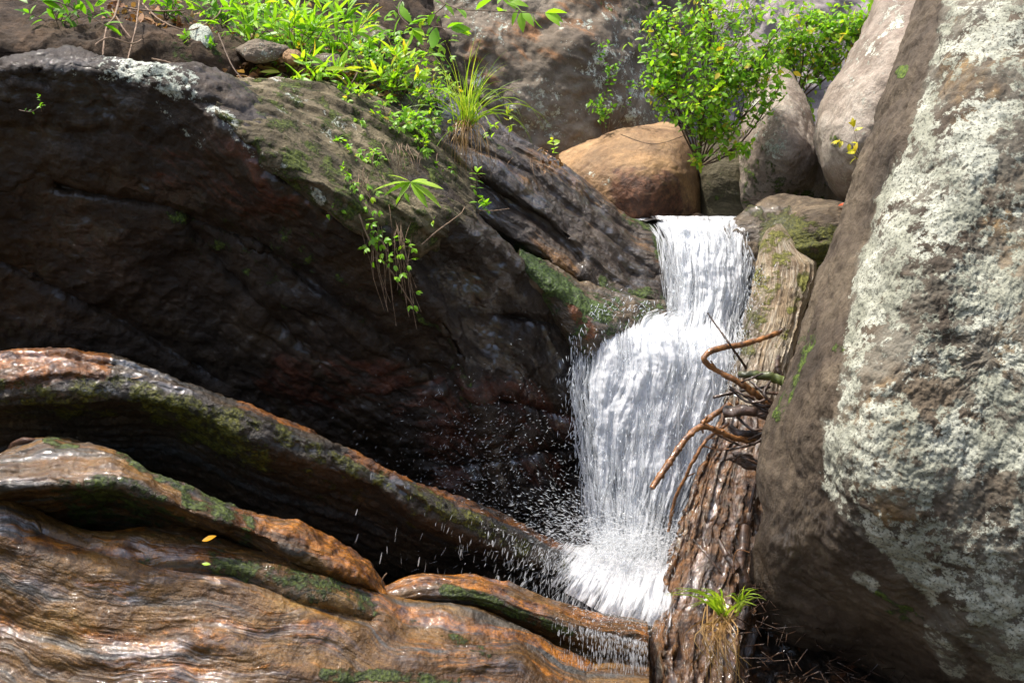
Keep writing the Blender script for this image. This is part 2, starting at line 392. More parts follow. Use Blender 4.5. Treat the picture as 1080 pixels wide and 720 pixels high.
LEAFD = leafmat('shaded_leaf', [(0, (.02, .07, .008)), (.5, (.05, .14, .015)), (1, (.10, .22, .03))])
GRASS = leafmat('grass_blade', [(0, (.14, .28, .02)), (.5, (.30, .45, .04)), (1, (.52, .56, .12))])
STRAW = leafmat('dead_grass', [(0, (.12, .06, .02)), (.5, (.30, .17, .06)), (1, (.48, .32, .15))], .25)
DRYL = leafmat('dry_leaf', [(0, (.14, .06, .03)), (.5, (.30, .15, .07)), (1, (.45, .28, .16))], .2, .7)
TWIG = simple('twig_bark', (.05, .03, .02), (.14, .09, .055), 30, .8)
ROOT = simple('root_bark', (.12, .07, .04), (.28, .19, .12), 30, .8)
STICK = simple('wet_orange_stick', (.05, .02, .008), (.36, .155, .045), 30, .38, .5, .9)
STICKD = simple('wet_dark_stick', (.010, .006, .004), (.075, .036, .018), 26, .5, .35, 1.0)

# ------------------------------------------------------------ ground to the horizon, with unseen ravine rim added so light comes from above
def build_ground():
    rr = np.concatenate([np.linspace(0.2, 14, 70), np.linspace(15, 60, 40), np.geomspace(65, 900, 20)]); th = np.linspace(0, 2*math.pi, 160, endpoint=False)
    Rr, Th = np.meshgrid(rr, th, indexing='ij'); X = Rr*np.cos(Th); Y = 4+Rr*np.sin(Th)
    z = -1.1+smooth(7.5, 26, Rr)*11*(0.75+.25*np.cos(Th*2+1))+smooth(40, 200, Rr)*6
    V = np.stack([X, Y, z], -1).reshape(-1, 3)
    V[:, 2] += fbm(V*.35, 4)*.5*smooth(2, 12, Rr.ravel())+fbm(V*1.5, 4)*.12
    q = grid_quads(len(rr), 160, cyc_x=True, flip=False)
    cen = len(V); V = np.vstack([V, [[0, 4, -1.1]]]); ring = np.arange(160); t = np.stack([np.full(160, cen), ring, np.roll(ring, -1)], -1)
    m = np.zeros((len(V), 4)); m[:, 1] = .45
    o = link_mesh('ground', V, [q, t], SOIL, None, {'masks': m, 'flow': V*1.0}, origin=False); o['kind'] = 'structure'
build_ground()

# ------------------------------------------------------------ background stones
D_ISO = lambda a: [('iso', (1.6,)*3, a*1.6, 4, False), ('iso', (5,)*3, a*.7, 4, False), ('iso', (16,)*3, a*.22, 4, True)]
tag(boulder('cliff', [(560, -120), (600, 60), (640, 140), (760, 200), (900, 200), (1010, 120), (1100, -150), (800, -260)],
        [(560, -120, 9.5), (600, 100, 8.6), (760, 0, 9), (900, 150, 8.5), (1000, -50, 9.3), (800, -250, 10)], .8, 3, LILAC, 200, 50, disp=D_ISO(.12),
        paints=[('lichen', 'poly', [(600, -50), (720, -50), (720, 60), (600, 60)], 40, .45)]),
    'pale lilac grey cliff high behind the leafy shrubs', 'cliff')
tag(boulder('cliff', [(330, -170), (345, 40), (420, 110), (500, 160), (580, 190), (650, 175), (715, 150), (745, 90), (740, 20), (715, -60), (690, -190), (500, -260)],
        [(350, -100, 7.2), (380, 60, 6.5), (500, 140, 6.4), (560, 60, 6.5), (600, 100, 6.45), (640, 150, 6.5), (700, 120, 6.9), (600, 0, 6.7), (610, 40, 6.5), (680, 30, 6.9), (700, -60, 7.3), (600, -180, 7.4), (480, -60, 6.9), (480, 40, 6.5)],
        .5, 1.8, CLIFF, 420, 110, disp=[('iso', (1.3,)*3, .16, 4, False), ('iso', (5,)*3, .035, 4, True), ('iso', (16,)*3, .012, 3, False)], axis=(1, 0, -.5),
        paints=[('lichen', 'poly', [(600, 30), (700, 0), (720, 150), (640, 150)], 40, .36), ('lichen', 'poly', [(500, 80), (620, 100), (600, 150), (520, 140)], 25, .33),
                ('rust', 'line', [(520, 60), (600, 30), (640, -20)], 30, .45), ('lichen', 'line', [(480, 0), (520, 40)], 20, .25), ('moss', 'line', [(640, 0), (700, 20)], 20, .35)]),
    'brown grey rock wall with pale lichen specks behind the wet ridge', 'rock wall')
tag(boulder('boulder', [(560, 200), (586, 168), (620, 152), (660, 137), (700, 129), (722, 138), (735, 175), (741, 240), (690, 262), (640, 255), (590, 240)],
        [(580, 180, 6.1), (620, 160, 5.95), (650, 180, 5.75), (700, 140, 5.9), (720, 180, 5.8), (735, 230, 6.0), (690, 210, 5.7), (640, 230, 5.8)], .35, .5, ORANGE, 260, 60,
        disp=D_ISO(.03), paints=[('rust', 'poly', [(650, 180), (710, 175), (735, 235), (650, 230)], 18, .8), ('lichen', 'line', [(590, 182), (640, 190)], 6, .2)]),
    'smooth orange brown boulder above the lip of the waterfall', 'boulder')
tag(boulder('boulder', [(735, 140), (765, 130), (795, 150), (800, 250), (760, 255), (742, 250), (738, 190)],
        [(740, 150, 6.05), (790, 150, 6.0), (765, 180, 5.95), (770, 230, 6.0)], .2, .4, rockmat('olive_slab_stone', [(.03, .025, .012), (.06, .05, .025), (.09, .075, .04), (.13, .11, .07)], 4), 140, 30, disp=D_ISO(.025),
        paints=[('moss', 'all', .2)]),
    'dark olive upright slab wedged beside the orange boulder', 'boulder')
tag(boulder('boulder', [(768, 255), (776, 200), (783, 150), (788, 105), (800, 80), (818, 68), (836, 80), (854, 112), (864, 150), (872, 185), (892, 212), (900, 255)],
        [(785, 100, 5.95), (820, 72, 5.95), (825, 120, 5.62), (850, 150, 5.62), (860, 130, 5.8), (800, 150, 5.7), (835, 170, 5.58), (790, 200, 5.85), (840, 215, 5.95), (880, 215, 5.95)], .3, .6, PALE, 260, 70,
        disp=D_ISO(.03), paints=[('moss', 'poly', [(770, 140), (800, 150), (830, 185), (880, 190), (880, 240), (760, 250)], 14, .38), ('lichen', 'line', [(800, 110), (815, 150)], 18, .3), ('lichen', 'line', [(810, 80), (850, 120)], 12, .18)]),  # moss over the foot paints the shrub's cast shadow into the colour
    'pale rounded upright boulder with a shaded foot under the shrub', 'boulder')
tag(boulder('boulder', [(858, 150), (868, 108), (890, 70), (915, 25), (945, -25), (1000, -80), (1070, -40), (1050, 100), (985, 190), (940, 225), (893, 213), (870, 185)],
        [(862, 140, 5.15), (900, 60, 5.1), (940, -10, 5.2), (1000, -60, 5.3), (905, 150, 4.85), (950, 80, 4.8), (895, 205, 5.1), (980, 20, 4.9), (980, 150, 4.9)], .35, .9, PALE, 260, 70,
        disp=D_ISO(.04), paints=[('lichen', 'line', [(900, 75), (950, 10)], 12, .33), ('moss', 'line', [(880, 140), (885, 150)], 6, .5), ('lichen', 'all', .08)]),
    'pale brown leaning boulder behind the top of the huge lichened boulder', 'boulder')
tag(boulder('boulder', [(690, 300), (738, 260), (778, 232), (800, 218), (826, 209), (860, 212), (900, 218), (925, 250), (915, 310), (870, 340), (800, 345), (740, 350)],
        [(700, 300, 5.5), (780, 235, 5.12), (826, 212, 5.3), (850, 235, 4.98), (890, 230, 5.0), (890, 290, 5.0), (820, 260, 5.0), (790, 260, 5.1), (780, 300, 5.2), (760, 330, 5.5), (900, 320, 5.1)], .1, .5, MOSSY, 300, 80,
        disp=[('iso', (3,)*3, .03, 4, False), ('saw', (2, 12, 0), .03, .8, 0), ('iso', (14,)*3, .012, 4, True)], axis=(1, 0, .1),
        paints=[('moss', 'poly', [(800, 232), (830, 222), (880, 240), (900, 280), (870, 300), (800, 262)], 10, .75), ('moss', 'line', [(790, 222), (810, 232)], 6, .6), ('wet', 'line', [(780, 240), (820, 235)], 15, .8)]),
    'low mossy rock at the right side of the waterfall lip', 'rock')

# ------------------------------------------------------------ soil bank, upper left
U1 = [(-90, 66), (0, 66), (60, 63), (110, 65), (160, 74), (200, 78), (240, 84), (300, 94), (350, 108), (400, 135), (440, 170), (480, 215), (520, 250), (560, 285), (600, 330), (622, 370), (640, 400)]
L1 = [(-90, 68), (0, 70), (60, 69), (110, 72), (160, 84), (200, 98), (240, 128), (270, 158), (300, 182), (335, 208), (370, 232), (410, 242), (440, 236), (470, 232), (500, 244), (540, 272), (580, 308), (605, 345), (620, 385), (640, 430)]
add = lambda c, k: [(x, y+k) for x, y in c]
def off(c, pts):
    f = lambda x: float(pchip(pts, np.array([x]))[0]); return [(x, y+f(x)) for x, y in c]
bank = ledge('ground', -120, 520, 300, [
    ([(-120, -330), (560, -260)], [(-120, 7.5), (400, 8), (520, 9.2)]),
    ([(-120, -140), (560, -110)], [(-120, 6.3), (300, 6.4), (420, 6.9), (520, 8.6)]),
    ([(-120, 0), (200, 0), (400, 30), (560, 60)], [(-120, 5.2), (200, 5.5), (400, 5.9), (450, 6.3), (520, 7.9)]),
    ([(-120, 55), (0, 55), (110, 52), (200, 62), (300, 85), (400, 120), (560, 190)], [(-120, 4.35), (200, 4.6), (400, 5.3), (450, 5.6), (520, 7.0)]),
    ([(-120, 130), (200, 150), (400, 200), (560, 300)], [(-120, 4.45), (200, 4.75), (400, 5.4), (520, 6.9)]),
    ([(-120, 160), (200, 180), (400, 230), (560, 330)], [(-120, 5.5), (560, 7)])], [14, 40, 60, 40, 6], SOIL,
    disp=[('iso', (1.5,)*3, .12, 4, False), ('iso', (6,)*3, .04, 4, True), ('iso', (22,)*3, .012, 3, False)],
    paints=[('moss', 'poly', [(150, 20), (260, 30), (300, 90), (180, 70)], 30, .35), ('moss', 'poly', [(260, 20), (480, 60), (480, 120), (300, 100)], 30, .45)])
bank['kind'] = 'structure'

# ------------------------------------------------------------ great overhanging boulder, left
def rib(G):
    x, y = G[..., 0], G[..., 1]
    a = dist_line(x, y, [(395, 225), (440, 300), (480, 360), (505, 420), (522, 480), (535, 540)])
    G[..., 2] -= 0.10*np.exp(-(a/11)**2)
    b = smooth(0, 60, (x-y*0.62-250))*smooth(230, 300, y)             # right bulge stands back of the rib a little
    G[..., 2] += 0.10*b
    for pts, w, dep in (([(60, 195), (180, 215), (290, 265), (400, 350), (470, 400)], 7, .05), ([(0, 270), (120, 330), (240, 400)], 9, .06),
                        ([(200, 235), (260, 300), (340, 380)], 8, .05), ([(520, 330), (600, 345)], 6, .04), ([(520, 420), (620, 440)], 6, .07), ([(480, 490), (600, 470)], 6, .05)):
        dd = dist_line(x, y, pts); G[..., 2] += dep*np.exp(-(dd/w)**2)
    return G
tag(ledge('overhanging_boulder', -90, 640, 520, [
    (add(U1, 170), [(-90, 5.2), (640, 5.9)]),
    (add(U1, 40), [(-90, 4.7), (300, 5.0), (640, 5.4)]),
    (U1, [(-90, 3.98), (150, 4.02), (250, 4.35), (330, 4.55), (400, 4.6), (480, 4.5), (560, 4.62), (640, 5.0)]),
    (off(L1, [(-90, 4), (150, 4), (640, 4)]), [(-90, 3.86), (150, 3.9), (300, 3.98), (440, 4.2), (560, 4.45), (640, 4.8)]),
    ([(-90, 170), (0, 170), (200, 190), (400, 300), (520, 340), (600, 420), (640, 470)], [(-90, 4.05), (300, 4.15), (520, 4.45), (640, 4.8)]),
    ([(-90, 300), (200, 320), (400, 420), (520, 470), (640, 530)], [(-90, 4.4), (300, 4.5), (520, 4.7), (640, 4.95)]),
    ([(-90, 420), (0, 430), (200, 450), (400, 530), (520, 600), (640, 640)], [(-90, 4.75), (300, 4.9), (520, 5.0), (640, 5.1)]),
    ([(-90, 560), (640, 720)], [(-90, 5.1), (640, 5.4)]),
    ], [4, 14, 60, 70, 100, 90, 10], DARK, fn=rib, endroll=.35, flowwarp=.1,
    disp=[('iso', (1.1,)*3, .09, 3, False), ('iso', (3.2,)*3, .045, 4, False), ('saw', (0.8, 3.2, 0), .016, 2.2, 0), ('iso', (7,)*3, .022, 5, True), ('iso', (14,)*3, .010, 4, False), ('iso', (40,)*3, .004, 3, False)],
    paints=[('lichen', 'line', [(112, 74), (160, 82), (195, 96)], 10, .54), ('lichen', 'line', [(195, 96), (240, 130), (262, 155), (285, 178)], 3, .40), ('lichen', 'line', [(325, 200), (336, 212)], 4, .5),
            ('lichen', 'line', [(40, 78), (110, 78)], 5, .30), ('lichen', 'line', [(150, 100), (230, 150)], 12, .12),
            ('moss', 'poly', [(240, 95), (330, 100), (430, 160), (440, 215), (360, 215), (280, 150)], 15, .45),
            ('moss', 'line', [(425, 310), (470, 360), (500, 420)], 7, .35), ('moss', 'poly', [(150, 200), (330, 230), (420, 340), (300, 330), (190, 260)], 30, .30),
            ('rust', 'poly', [(120, 100), (330, 180), (360, 250), (200, 230)], 40, .45), ('rust', 'line', [(300, 400), (450, 410), (620, 440)], 30, .6), ('rust', 'line', [(480, 480), (620, 480)], 40, .45),
            ('moss', 'line', [(575, 288), (600, 325), (618, 365)], 5, .6), ('wet', 'poly', [(430, 240), (500, 225), (640, 350), (640, 640), (300, 520), (260, 400), (480, 400)], 40, .8), ('wet', 'all', .2)]),
    'huge dark overhanging boulder with a lichen streaked rim left of the waterfall', 'boulder')

# tan weathered top slab of the bank (sunlit, lies over the dark boulder)
tag(ledge('rock', 228, 500, 260, [
    ([(228, 150), (350, 190), (500, 300)], [(228, 5.0), (500, 5.2)]),
    ([(228, 88), (300, 84), (350, 92), (400, 112), (450, 140), (500, 190)], [(228, 4.42), (330, 4.6), (420, 4.65), (500, 4.75)]),
    ([(228, 104), (280, 112), (330, 138), (380, 165), (430, 190), (470, 205), (500, 225)], [(228, 4.0), (330, 4.12), (420, 4.24), (500, 4.5)]),
    ([(228, 118), (260, 143), (300, 172), (340, 197), (380, 215), (430, 225), (470, 227), (500, 243)], [(228, 3.86), (330, 3.9), (420, 4.06), (500, 4.36)]),
    ([(228, 130), (260, 155), (300, 188), (340, 215), (380, 245), (430, 262), (470, 250), (500, 262)], [(228, 3.92), (330, 3.95), (420, 4.12), (500, 4.42)]),
    ([(228, 170), (500, 330)], [(228, 4.6), (500, 4.9)])], [6, 50, 40, 16, 6],
    rockmat('tan_weathered_stone', [(.035, .026, .014), (.10, .078, .042), (.19, .15, .085), (.30, .25, .16)], 4, (1.6, 9), .3, .5, .85, 1.0, .4, moss=((.03, .042, .006), (.12, .15, .02))),
    disp=[('iso', (2.5,)*3, .05, 4, False), ('saw', (1.2, 9, 0), .022, .9, 0), ('saw', (3, 34, 0), .006, 1.2, 0), ('iso', (16,)*3, .01, 4, False)],
    paints=[('moss', 'all', .43), ('moss', 'line', [(310, 170), (360, 180)], 14, .62), ('lichen', 'line', [(233, 120), (300, 178)], 5, .35), ('lichen', 'line', [(330, 200), (340, 212)], 4, .6), ('lichen', 'line', [(300, 110), (360, 140)], 15, .2)]),
    'tan mossy weathered ledge capping the dark overhanging boulder', 'rock')

# ------------------------------------------------------------ streaked ridge stone beside the fall
U2 = [(330, 60), (400, 78), (450, 92), (480, 104), (520, 126), (560, 150), (600, 178), (640, 212), (670, 232), (694, 240), (705, 256), (722, 290)]
def groove(G):
    x, y = G[..., 0], G[..., 1]
    for pts, w, dep in (([(480, 150), (560, 185), (620, 235), (690, 290)], 5, .04), ([(440, 150), (520, 200), (580, 240), (610, 275)], 6, .06), ([(520, 140), (600, 195), (650, 235), (700, 270)], 4, .03),
                        ([(500, 235), (560, 275), (600, 300), (650, 330)], 7, .14)):
        G[..., 2] += dep*np.exp(-(dist_line(x, y, pts)/w)**2)
    return G
tag(ledge('ridge_rock', 330, 722, 420, [
    (add(U2, 120), [(330, 5.9), (722, 6.1)]),
    (add(U2, 12), [(330, 5.6), (722, 5.7)]),
    (U2, [(330, 5.25), (450, 5.15), (600, 5.2), (722, 5.35)]),
    (off(U2, [(330, 20), (480, 22), (600, 24), (722, 30)]), [(330, 4.95), (450, 4.9), (600, 5.0), (722, 5.15)]),
    (off(U2, [(330, 60), (480, 70), (560, 75), (650, 75), (722, 50)]), [(330, 4.8), (450, 4.72), (600, 4.85), (722, 5.05)]),
    (off(U2, [(330, 110), (480, 130), (560, 135), (620, 120), (722, 70)]), [(330, 4.85), (450, 4.78), (600, 4.78), (650, 4.85), (722, 5.05)]),
    (off(U2, [(330, 220), (480, 220), (600, 200), (722, 140)]), [(330, 5.3), (722, 5.3)])], [6, 14, 36, 60, 60, 14], RIDGE, fn=groove, endroll=.25, flowwarp=.06,
    disp=[('iso', (2.2,)*3, .06, 4, False), ('saw', (1.1, 7, 0), .015, 1.6, 0), ('saw', (2.6, 28, 0), .004, 1.4, 0), ('iso', (16,)*3, .010, 4, False), ('iso', (45,)*3, .004, 3, False)],
    paints=[('wet', 'all', .85), ('wet', 'poly', [(600, 220), (720, 260), (720, 350), (600, 340)], 20, .95), ('rust', 'line', [(560, 160), (640, 215), (700, 275)], 8, .5), ('rust', 'line', [(570, 250), (600, 285)], 12, .7), ('rust', 'line', [(460, 130), (540, 180), (620, 240)], 8, .3),
            ('moss', 'line', [(660, 230), (690, 240), (698, 275)], 7, .6), ('moss', 'line', [(640, 300), (680, 310), (700, 330)], 12, .55), ('moss', 'line', [(545, 268), (580, 290), (625, 328)], 10, .85), ('moss', 'line', [(480, 120), (540, 160)], 8, .35)]),
    'dark streaky wet ridge rock running down to the waterfall from the left', 'rock')
tag(ledge('moss_ledge', 545, 700, 170, [
    ([(545, 360), (700, 400)], [(545, 5.1), (700, 5.2)]),
    ([(545, 268), (580, 283), (610, 300), (650, 312), (700, 322)], [(545, 4.75), (620, 4.82), (700, 4.95)]),
    ([(545, 274), (580, 300), (605, 328), (625, 342), (700, 352)], [(545, 4.55), (620, 4.62), (700, 4.85)]),
    ([(545, 282), (580, 312), (600, 345), (620, 372), (700, 390)], [(545, 4.56), (620, 4.66), (700, 4.9)]),
    ([(545, 340), (700, 450)], [(545, 4.9), (700, 5.1)])], [6, 40, 20, 8],
    MOSSY if False else rockmat('bright_mossy_stone', [(.05, .035, .02), (.12, .08, .04), (.22, .15, .08), (.35, .28, .2)], 5, (2, 25), .5, .4, .6, .7, .9, moss=((.03, .055, .010), (.13, .21, .03))),
    disp=[('iso', (5,)*3, .03, 4, True), ('iso', (22,)*3, .008, 4, True)],
    paints=[('moss', 'all', .42), ('moss', 'line', [(550, 275), (600, 312), (635, 335)], 9, .85), ('wet', 'all', .8), ('rust', 'line', [(590, 300), (620, 350)], 7, .8)]),
    'bright green mossy shelf where the ridge meets the falling water', 'rock')

# dark stone behind the water and the pool floor
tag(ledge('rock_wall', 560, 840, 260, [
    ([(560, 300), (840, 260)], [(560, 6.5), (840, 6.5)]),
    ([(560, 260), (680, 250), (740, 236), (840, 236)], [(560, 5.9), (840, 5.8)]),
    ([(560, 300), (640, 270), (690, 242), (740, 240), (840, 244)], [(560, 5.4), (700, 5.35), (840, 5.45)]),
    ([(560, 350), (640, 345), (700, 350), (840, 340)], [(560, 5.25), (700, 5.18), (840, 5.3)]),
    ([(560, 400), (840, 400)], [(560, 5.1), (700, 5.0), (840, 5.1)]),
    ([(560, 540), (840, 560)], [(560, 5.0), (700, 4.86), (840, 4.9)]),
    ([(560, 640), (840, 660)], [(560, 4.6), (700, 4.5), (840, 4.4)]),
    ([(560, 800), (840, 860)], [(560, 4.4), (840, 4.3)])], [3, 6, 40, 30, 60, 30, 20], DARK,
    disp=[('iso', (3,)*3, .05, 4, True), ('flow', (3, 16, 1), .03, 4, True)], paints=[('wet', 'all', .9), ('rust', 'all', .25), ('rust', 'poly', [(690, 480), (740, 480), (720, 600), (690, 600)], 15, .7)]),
    'wet dark rock face behind the falling water', 'rock wall')

# ------------------------------------------------------------ creek ledges, lower left
A_C = [(-60, 384), (0, 380), (70, 376), (110, 377), (150, 386), (200, 404), (250, 428), (300, 447), (350, 470), (400, 491), (440, 516), (500, 538), (560, 562), (620, 585), (680, 602), (740, 640)]
A_L = [(-60, 412), (0, 404), (60, 396), (110, 400), (160, 405), (200, 416), (250, 440), (300, 459), (350, 478), (400, 500), (440, 523), (500, 549), (560, 575), (620, 600), (680, 622), (740, 660)]
DA = [(-60, 3.5), (200, 3.62), (400, 3.85), (560, 4.15), (740, 4.35)]
dd_ = lambda k: [(x, d+k) for x, d in DA]
tag(ledge('creek_ledge', -60, 740, 560, [
    (add(A_C, 160), dd_(1.3)), (add(A_C, 14), dd_(.75)),
    (A_C, [(x, d+.10) for x, d in DA]),
    (A_L, dd_(.0)),
    (add(A_L, 14), dd_(-.01)),
    (off(A_L, [(-60, 45), (300, 50), (560, 30), (740, 20)]), dd_(.26)),
    (off(A_L, [(-60, 100), (300, 100), (560, 70), (740, 45)]), dd_(.48)),
    (off(A_L, [(-60, 190), (740, 120)]), dd_(.8))], [4, 12, 40, 14, 40, 50, 20], 
    rockmat('ledge_stone', [(.014, .009, .005), (.030, .019, .010), (.06, .038, .018), (.13, .09, .045)], 3.5, (1.4, 12), .3, .6, .6, 1.0, .3, rust=((.06, .018, .002), (.25, .085, .007)), moss=((.026, .027, .003), (.15, .145, .012)), wetdark=.85, sheen_band=(.05, .05, .046)), flowwarp=.05,
    disp=[('iso', (1.4,)*3, .06, 3, False), ('iso', (5,)*3, .02, 4, False), ('saw', (1.6, 12, 0), .016, .9, 0), ('iso', (18,)*3, .010, 4, True), ('iso', (50,)*3, .004, 3, False)],
    paints=[('wet', 'poly', [(-80, 360), (160, 370), (740, 600), (740, 680), (400, 510), (160, 412), (-80, 420)], 8, .95), ('wet', 'all', .25), ('rust', 'poly', [(-80, 360), (110, 368), (120, 402), (-80, 420)], 8, .95),
            ('rust', 'line', [(250, 430), (330, 458)], 4, .8), ('rust', 'line', [(370, 478), (430, 505)], 8, .9), ('rust', 'line', [(440, 516), (600, 578)], 5, .8),
            ('moss', 'line', [(0, 408), (110, 404), (160, 412), (230, 435), (340, 480), (440, 525), (600, 600)], 9, .52), ('moss', 'poly', [(120, 405), (200, 412), (290, 465), (300, 500), (170, 460)], 15, .62), ('moss', 'poly', [(0, 405), (120, 405), (130, 440), (0, 440)], 12, .5),
            ('moss', 'poly', [(300, 460), (600, 590), (560, 610), (330, 530)], 12, .28)]),
    'long upper creek ledge, rusty and shiny on top with a dark mossy underside', 'rock ledge')
tag(boulder('boulder', [(-40, 470), (-30, 420), (-5, 392), (10, 400), (15, 440), (10, 500)], [(-20, 400, 3.95), (0, 440, 3.9), (-30, 480, 3.9)], .1, .2, DARK, 80, 20, disp=D_ISO(.02), paints=[('moss', 'all', .5)]),
    'small mossy dark stone at the left end behind the upper ledge', 'stone') if False else None
tag(boulder('stone', [(6, 480), (10, 466), (24, 460), (42, 463), (50, 474), (40, 486), (20, 488)], [(10, 475, 3.50), (28, 468, 3.42), (42, 475, 3.5), (25, 485, 3.5)], .08, .12, rockmat('rust_stone', [(.03, .012, .006), (.08, .03, .012), (.12, .05, .02), (.2, .1, .05)], 6), 90, 20, disp=D_ISO(.012), paints=[('wet', 'all', .5)]),
    'small dark rusty stone in the gap under the upper ledge', 'stone')
B_C = [(-60, 500), (0, 484), (30, 474), (60, 467), (95, 468), (130, 482), (170, 502), (220, 524), (270, 541), (310, 552), (350, 572), (385, 595), (410, 625)]
B_L = [(-60, 530), (0, 512), (40, 512), (80, 510), (120, 508), (160, 521), (195, 536), (230, 548), (270, 562), (310, 580), (350, 596), (385, 612), (410, 634)]
tag(ledge('creek_ledge', -60, 408, 360, [
    (add(B_C, 120), [(-60, 4.2), (408, 4.3)]), (add(B_C, 10), [(-60, 3.8), (408, 3.95)]),
    (B_C, [(-60, 3.40), (60, 3.42), (200, 3.42), (408, 3.6)]),
    (B_L, [(-60, 3.2), (100, 3.2), (240, 3.3), (408, 3.5)]),
    (off(B_L, [(-60, 9), (100, 6), (410, 8)]), [(-60, 3.24), (100, 3.28), (240, 3.35), (408, 3.53)]),
    (off(B_L, [(-60, 50), (100, 50), (200, 30), (410, 15)]), [(-60, 3.55), (100, 3.62), (240, 3.55), (408, 3.60)]),
    (off(B_L, [(-60, 120), (410, 60)]), [(-60, 3.8), (408, 3.8)])], [4, 12, 50, 14, 50, 14], SLAB, flowwarp=.05,
    disp=[('iso', (2,)*3, .05, 3, False), ('iso', (7,)*3, .014, 4, False), ('saw', (1.6, 14, 0), .009, .9, 0), ('saw', (4, 45, 0), .003, 1.1, 0), ('iso', (14,)*3, .012, 3, False), ('iso', (40,)*3, .004, 3, False)],
    paints=[('wet', 'all', .6), ('wet', 'line', [(240, 540), (330, 570), (400, 615)], 18, .95), ('rust', 'all', .15), ('rust', 'line', [(250, 545), (330, 570), (405, 625)], 14, .8), ('moss', 'line', [(50, 468), (80, 470)], 4, .6), ('moss', 'line', [(125, 482), (160, 500), (200, 520)], 6, .7),
            ('moss', 'line', [(200, 525), (260, 550)], 12, .6), ('moss', 'line', [(60, 515), (120, 512), (170, 530)], 10, .55), ('moss', 'poly', [(50, 508), (150, 512), (215, 555), (80, 560)], 10, .55), ('moss', 'poly', [(200, 550), (320, 580), (320, 610), (220, 570)], 10, .45)]),
    'middle creek ledge with a green moss rim and a dark hollow under it', 'rock ledge')
C_C = [(-60, 505), (0, 518), (25, 540), (60, 556), (100, 562), (150, 560), (200, 562), (250, 574), (300, 588), (350, 603), (400, 622), (440, 637), (500, 640), (540, 652), (580, 672), (615, 690), (650, 720), (690, 740)]
DC = [(-60, 3.35), (100, 3.38), (300, 3.45), (450, 3.6), (690, 3.75)]
def slabwaves(G):
    x, y = G[..., 0], G[..., 1]
    a = dist_line(x, y, [(0, 678), (60, 692), (120, 693), (170, 686), (215, 676), (260, 686), (300, 702), (360, 712)]); s = np.sign(0)
    G[..., 2] -= 0.018*np.exp(-(a/12)**2)
    a = dist_line(x, y, [(40, 566), (110, 590), (170, 600), (240, 607), (330, 640), (390, 655)]); G[..., 2] += .035*np.exp(-(a/7)**2)
    return G
tag(ledge('creek_slab', -60, 690, 640, [
    (add(C_C, 140), [(-60, 4.5), (690, 4.6)]), (add(C_C, 8), [(x, d+.25) for x, d in DC]),
    (C_C, DC),
    (off(C_C, [(-60, 40), (300, 35), (690, 20)]), [(x, d-.13) for x, d in DC]),
    (off([(x, 0) for x, y in C_C], [(-60, 640), (200, 660), (400, 690), (560, 715), (690, 760)]), [(-60, 3.20), (200, 3.22), (400, 3.33), (690, 3.56)]),
    ([(-60, 720), (300, 735), (690, 800)], [(-60, 3.10), (300, 3.17), (690, 3.44)]),
    ([(-60, 860), (690, 900)], [(-60, 2.9), (300, 2.98), (690, 3.2)]),
    ([(-60, 1250), (690, 1250)], [(-60, 2.7), (690, 3.0)])], [4, 10, 40, 110, 80, 30, 6], SLAB, fn=slabwaves, flowwarp=.10,
    disp=[('iso', (1.5,)*3, .06, 3, False), ('saw', (.9, 8, 0), .005, 1.5, 0), ('flow', (1.6, 6, 1), .034, 3, False), ('flow', (9, 90, 1), .003, 3, False), ('iso', (9,)*3, .010, 3, False), ('iso', (40,)*3, .003, 3, False)],
    paints=[('wet', 'all', .9), ('rust', 'line', [(0, 575), (80, 585), (170, 578), (240, 590)], 10, .62), ('rust', 'poly', [(-60, 620), (120, 625), (250, 665), (360, 700), (120, 685), (-60, 665)], 16, .50),
            ('rust', 'line', [(100, 562), (150, 560)], 4, .7), ('rust', 'all', .34), ('rust', 'poly', [(250, 650), (420, 640), (640, 715), (420, 720)], 30, .40), ('rust', 'line', [(420, 645), (560, 670), (620, 700)], 8, .7),
            ('moss', 'poly', [(200, 566), (260, 578), (380, 618), (400, 650), (330, 640), (220, 610)], 10, .48), ('moss', 'line', [(150, 562), (230, 572)], 5, .4), ('moss', 'line', [(340, 712), (420, 715), (480, 718)], 7, .6), ('moss', 'line', [(430, 660), (520, 690)], 8, .4),
            ('moss', 'line', [(40, 560), (200, 605)], 8, .25)]),
    'broad wet slab banded in rust, tan and grey filling the bottom left', 'rock slab')
D_C = [(400, 625), (425, 612), (455, 605), (490, 606), (530, 616), (575, 632), (620, 646), (670, 656), (720, 668)]
D_L = [(400, 632), (425, 626), (455, 622), (490, 622), (530, 634), (575, 650), (620, 664), (670, 676), (720, 690)]
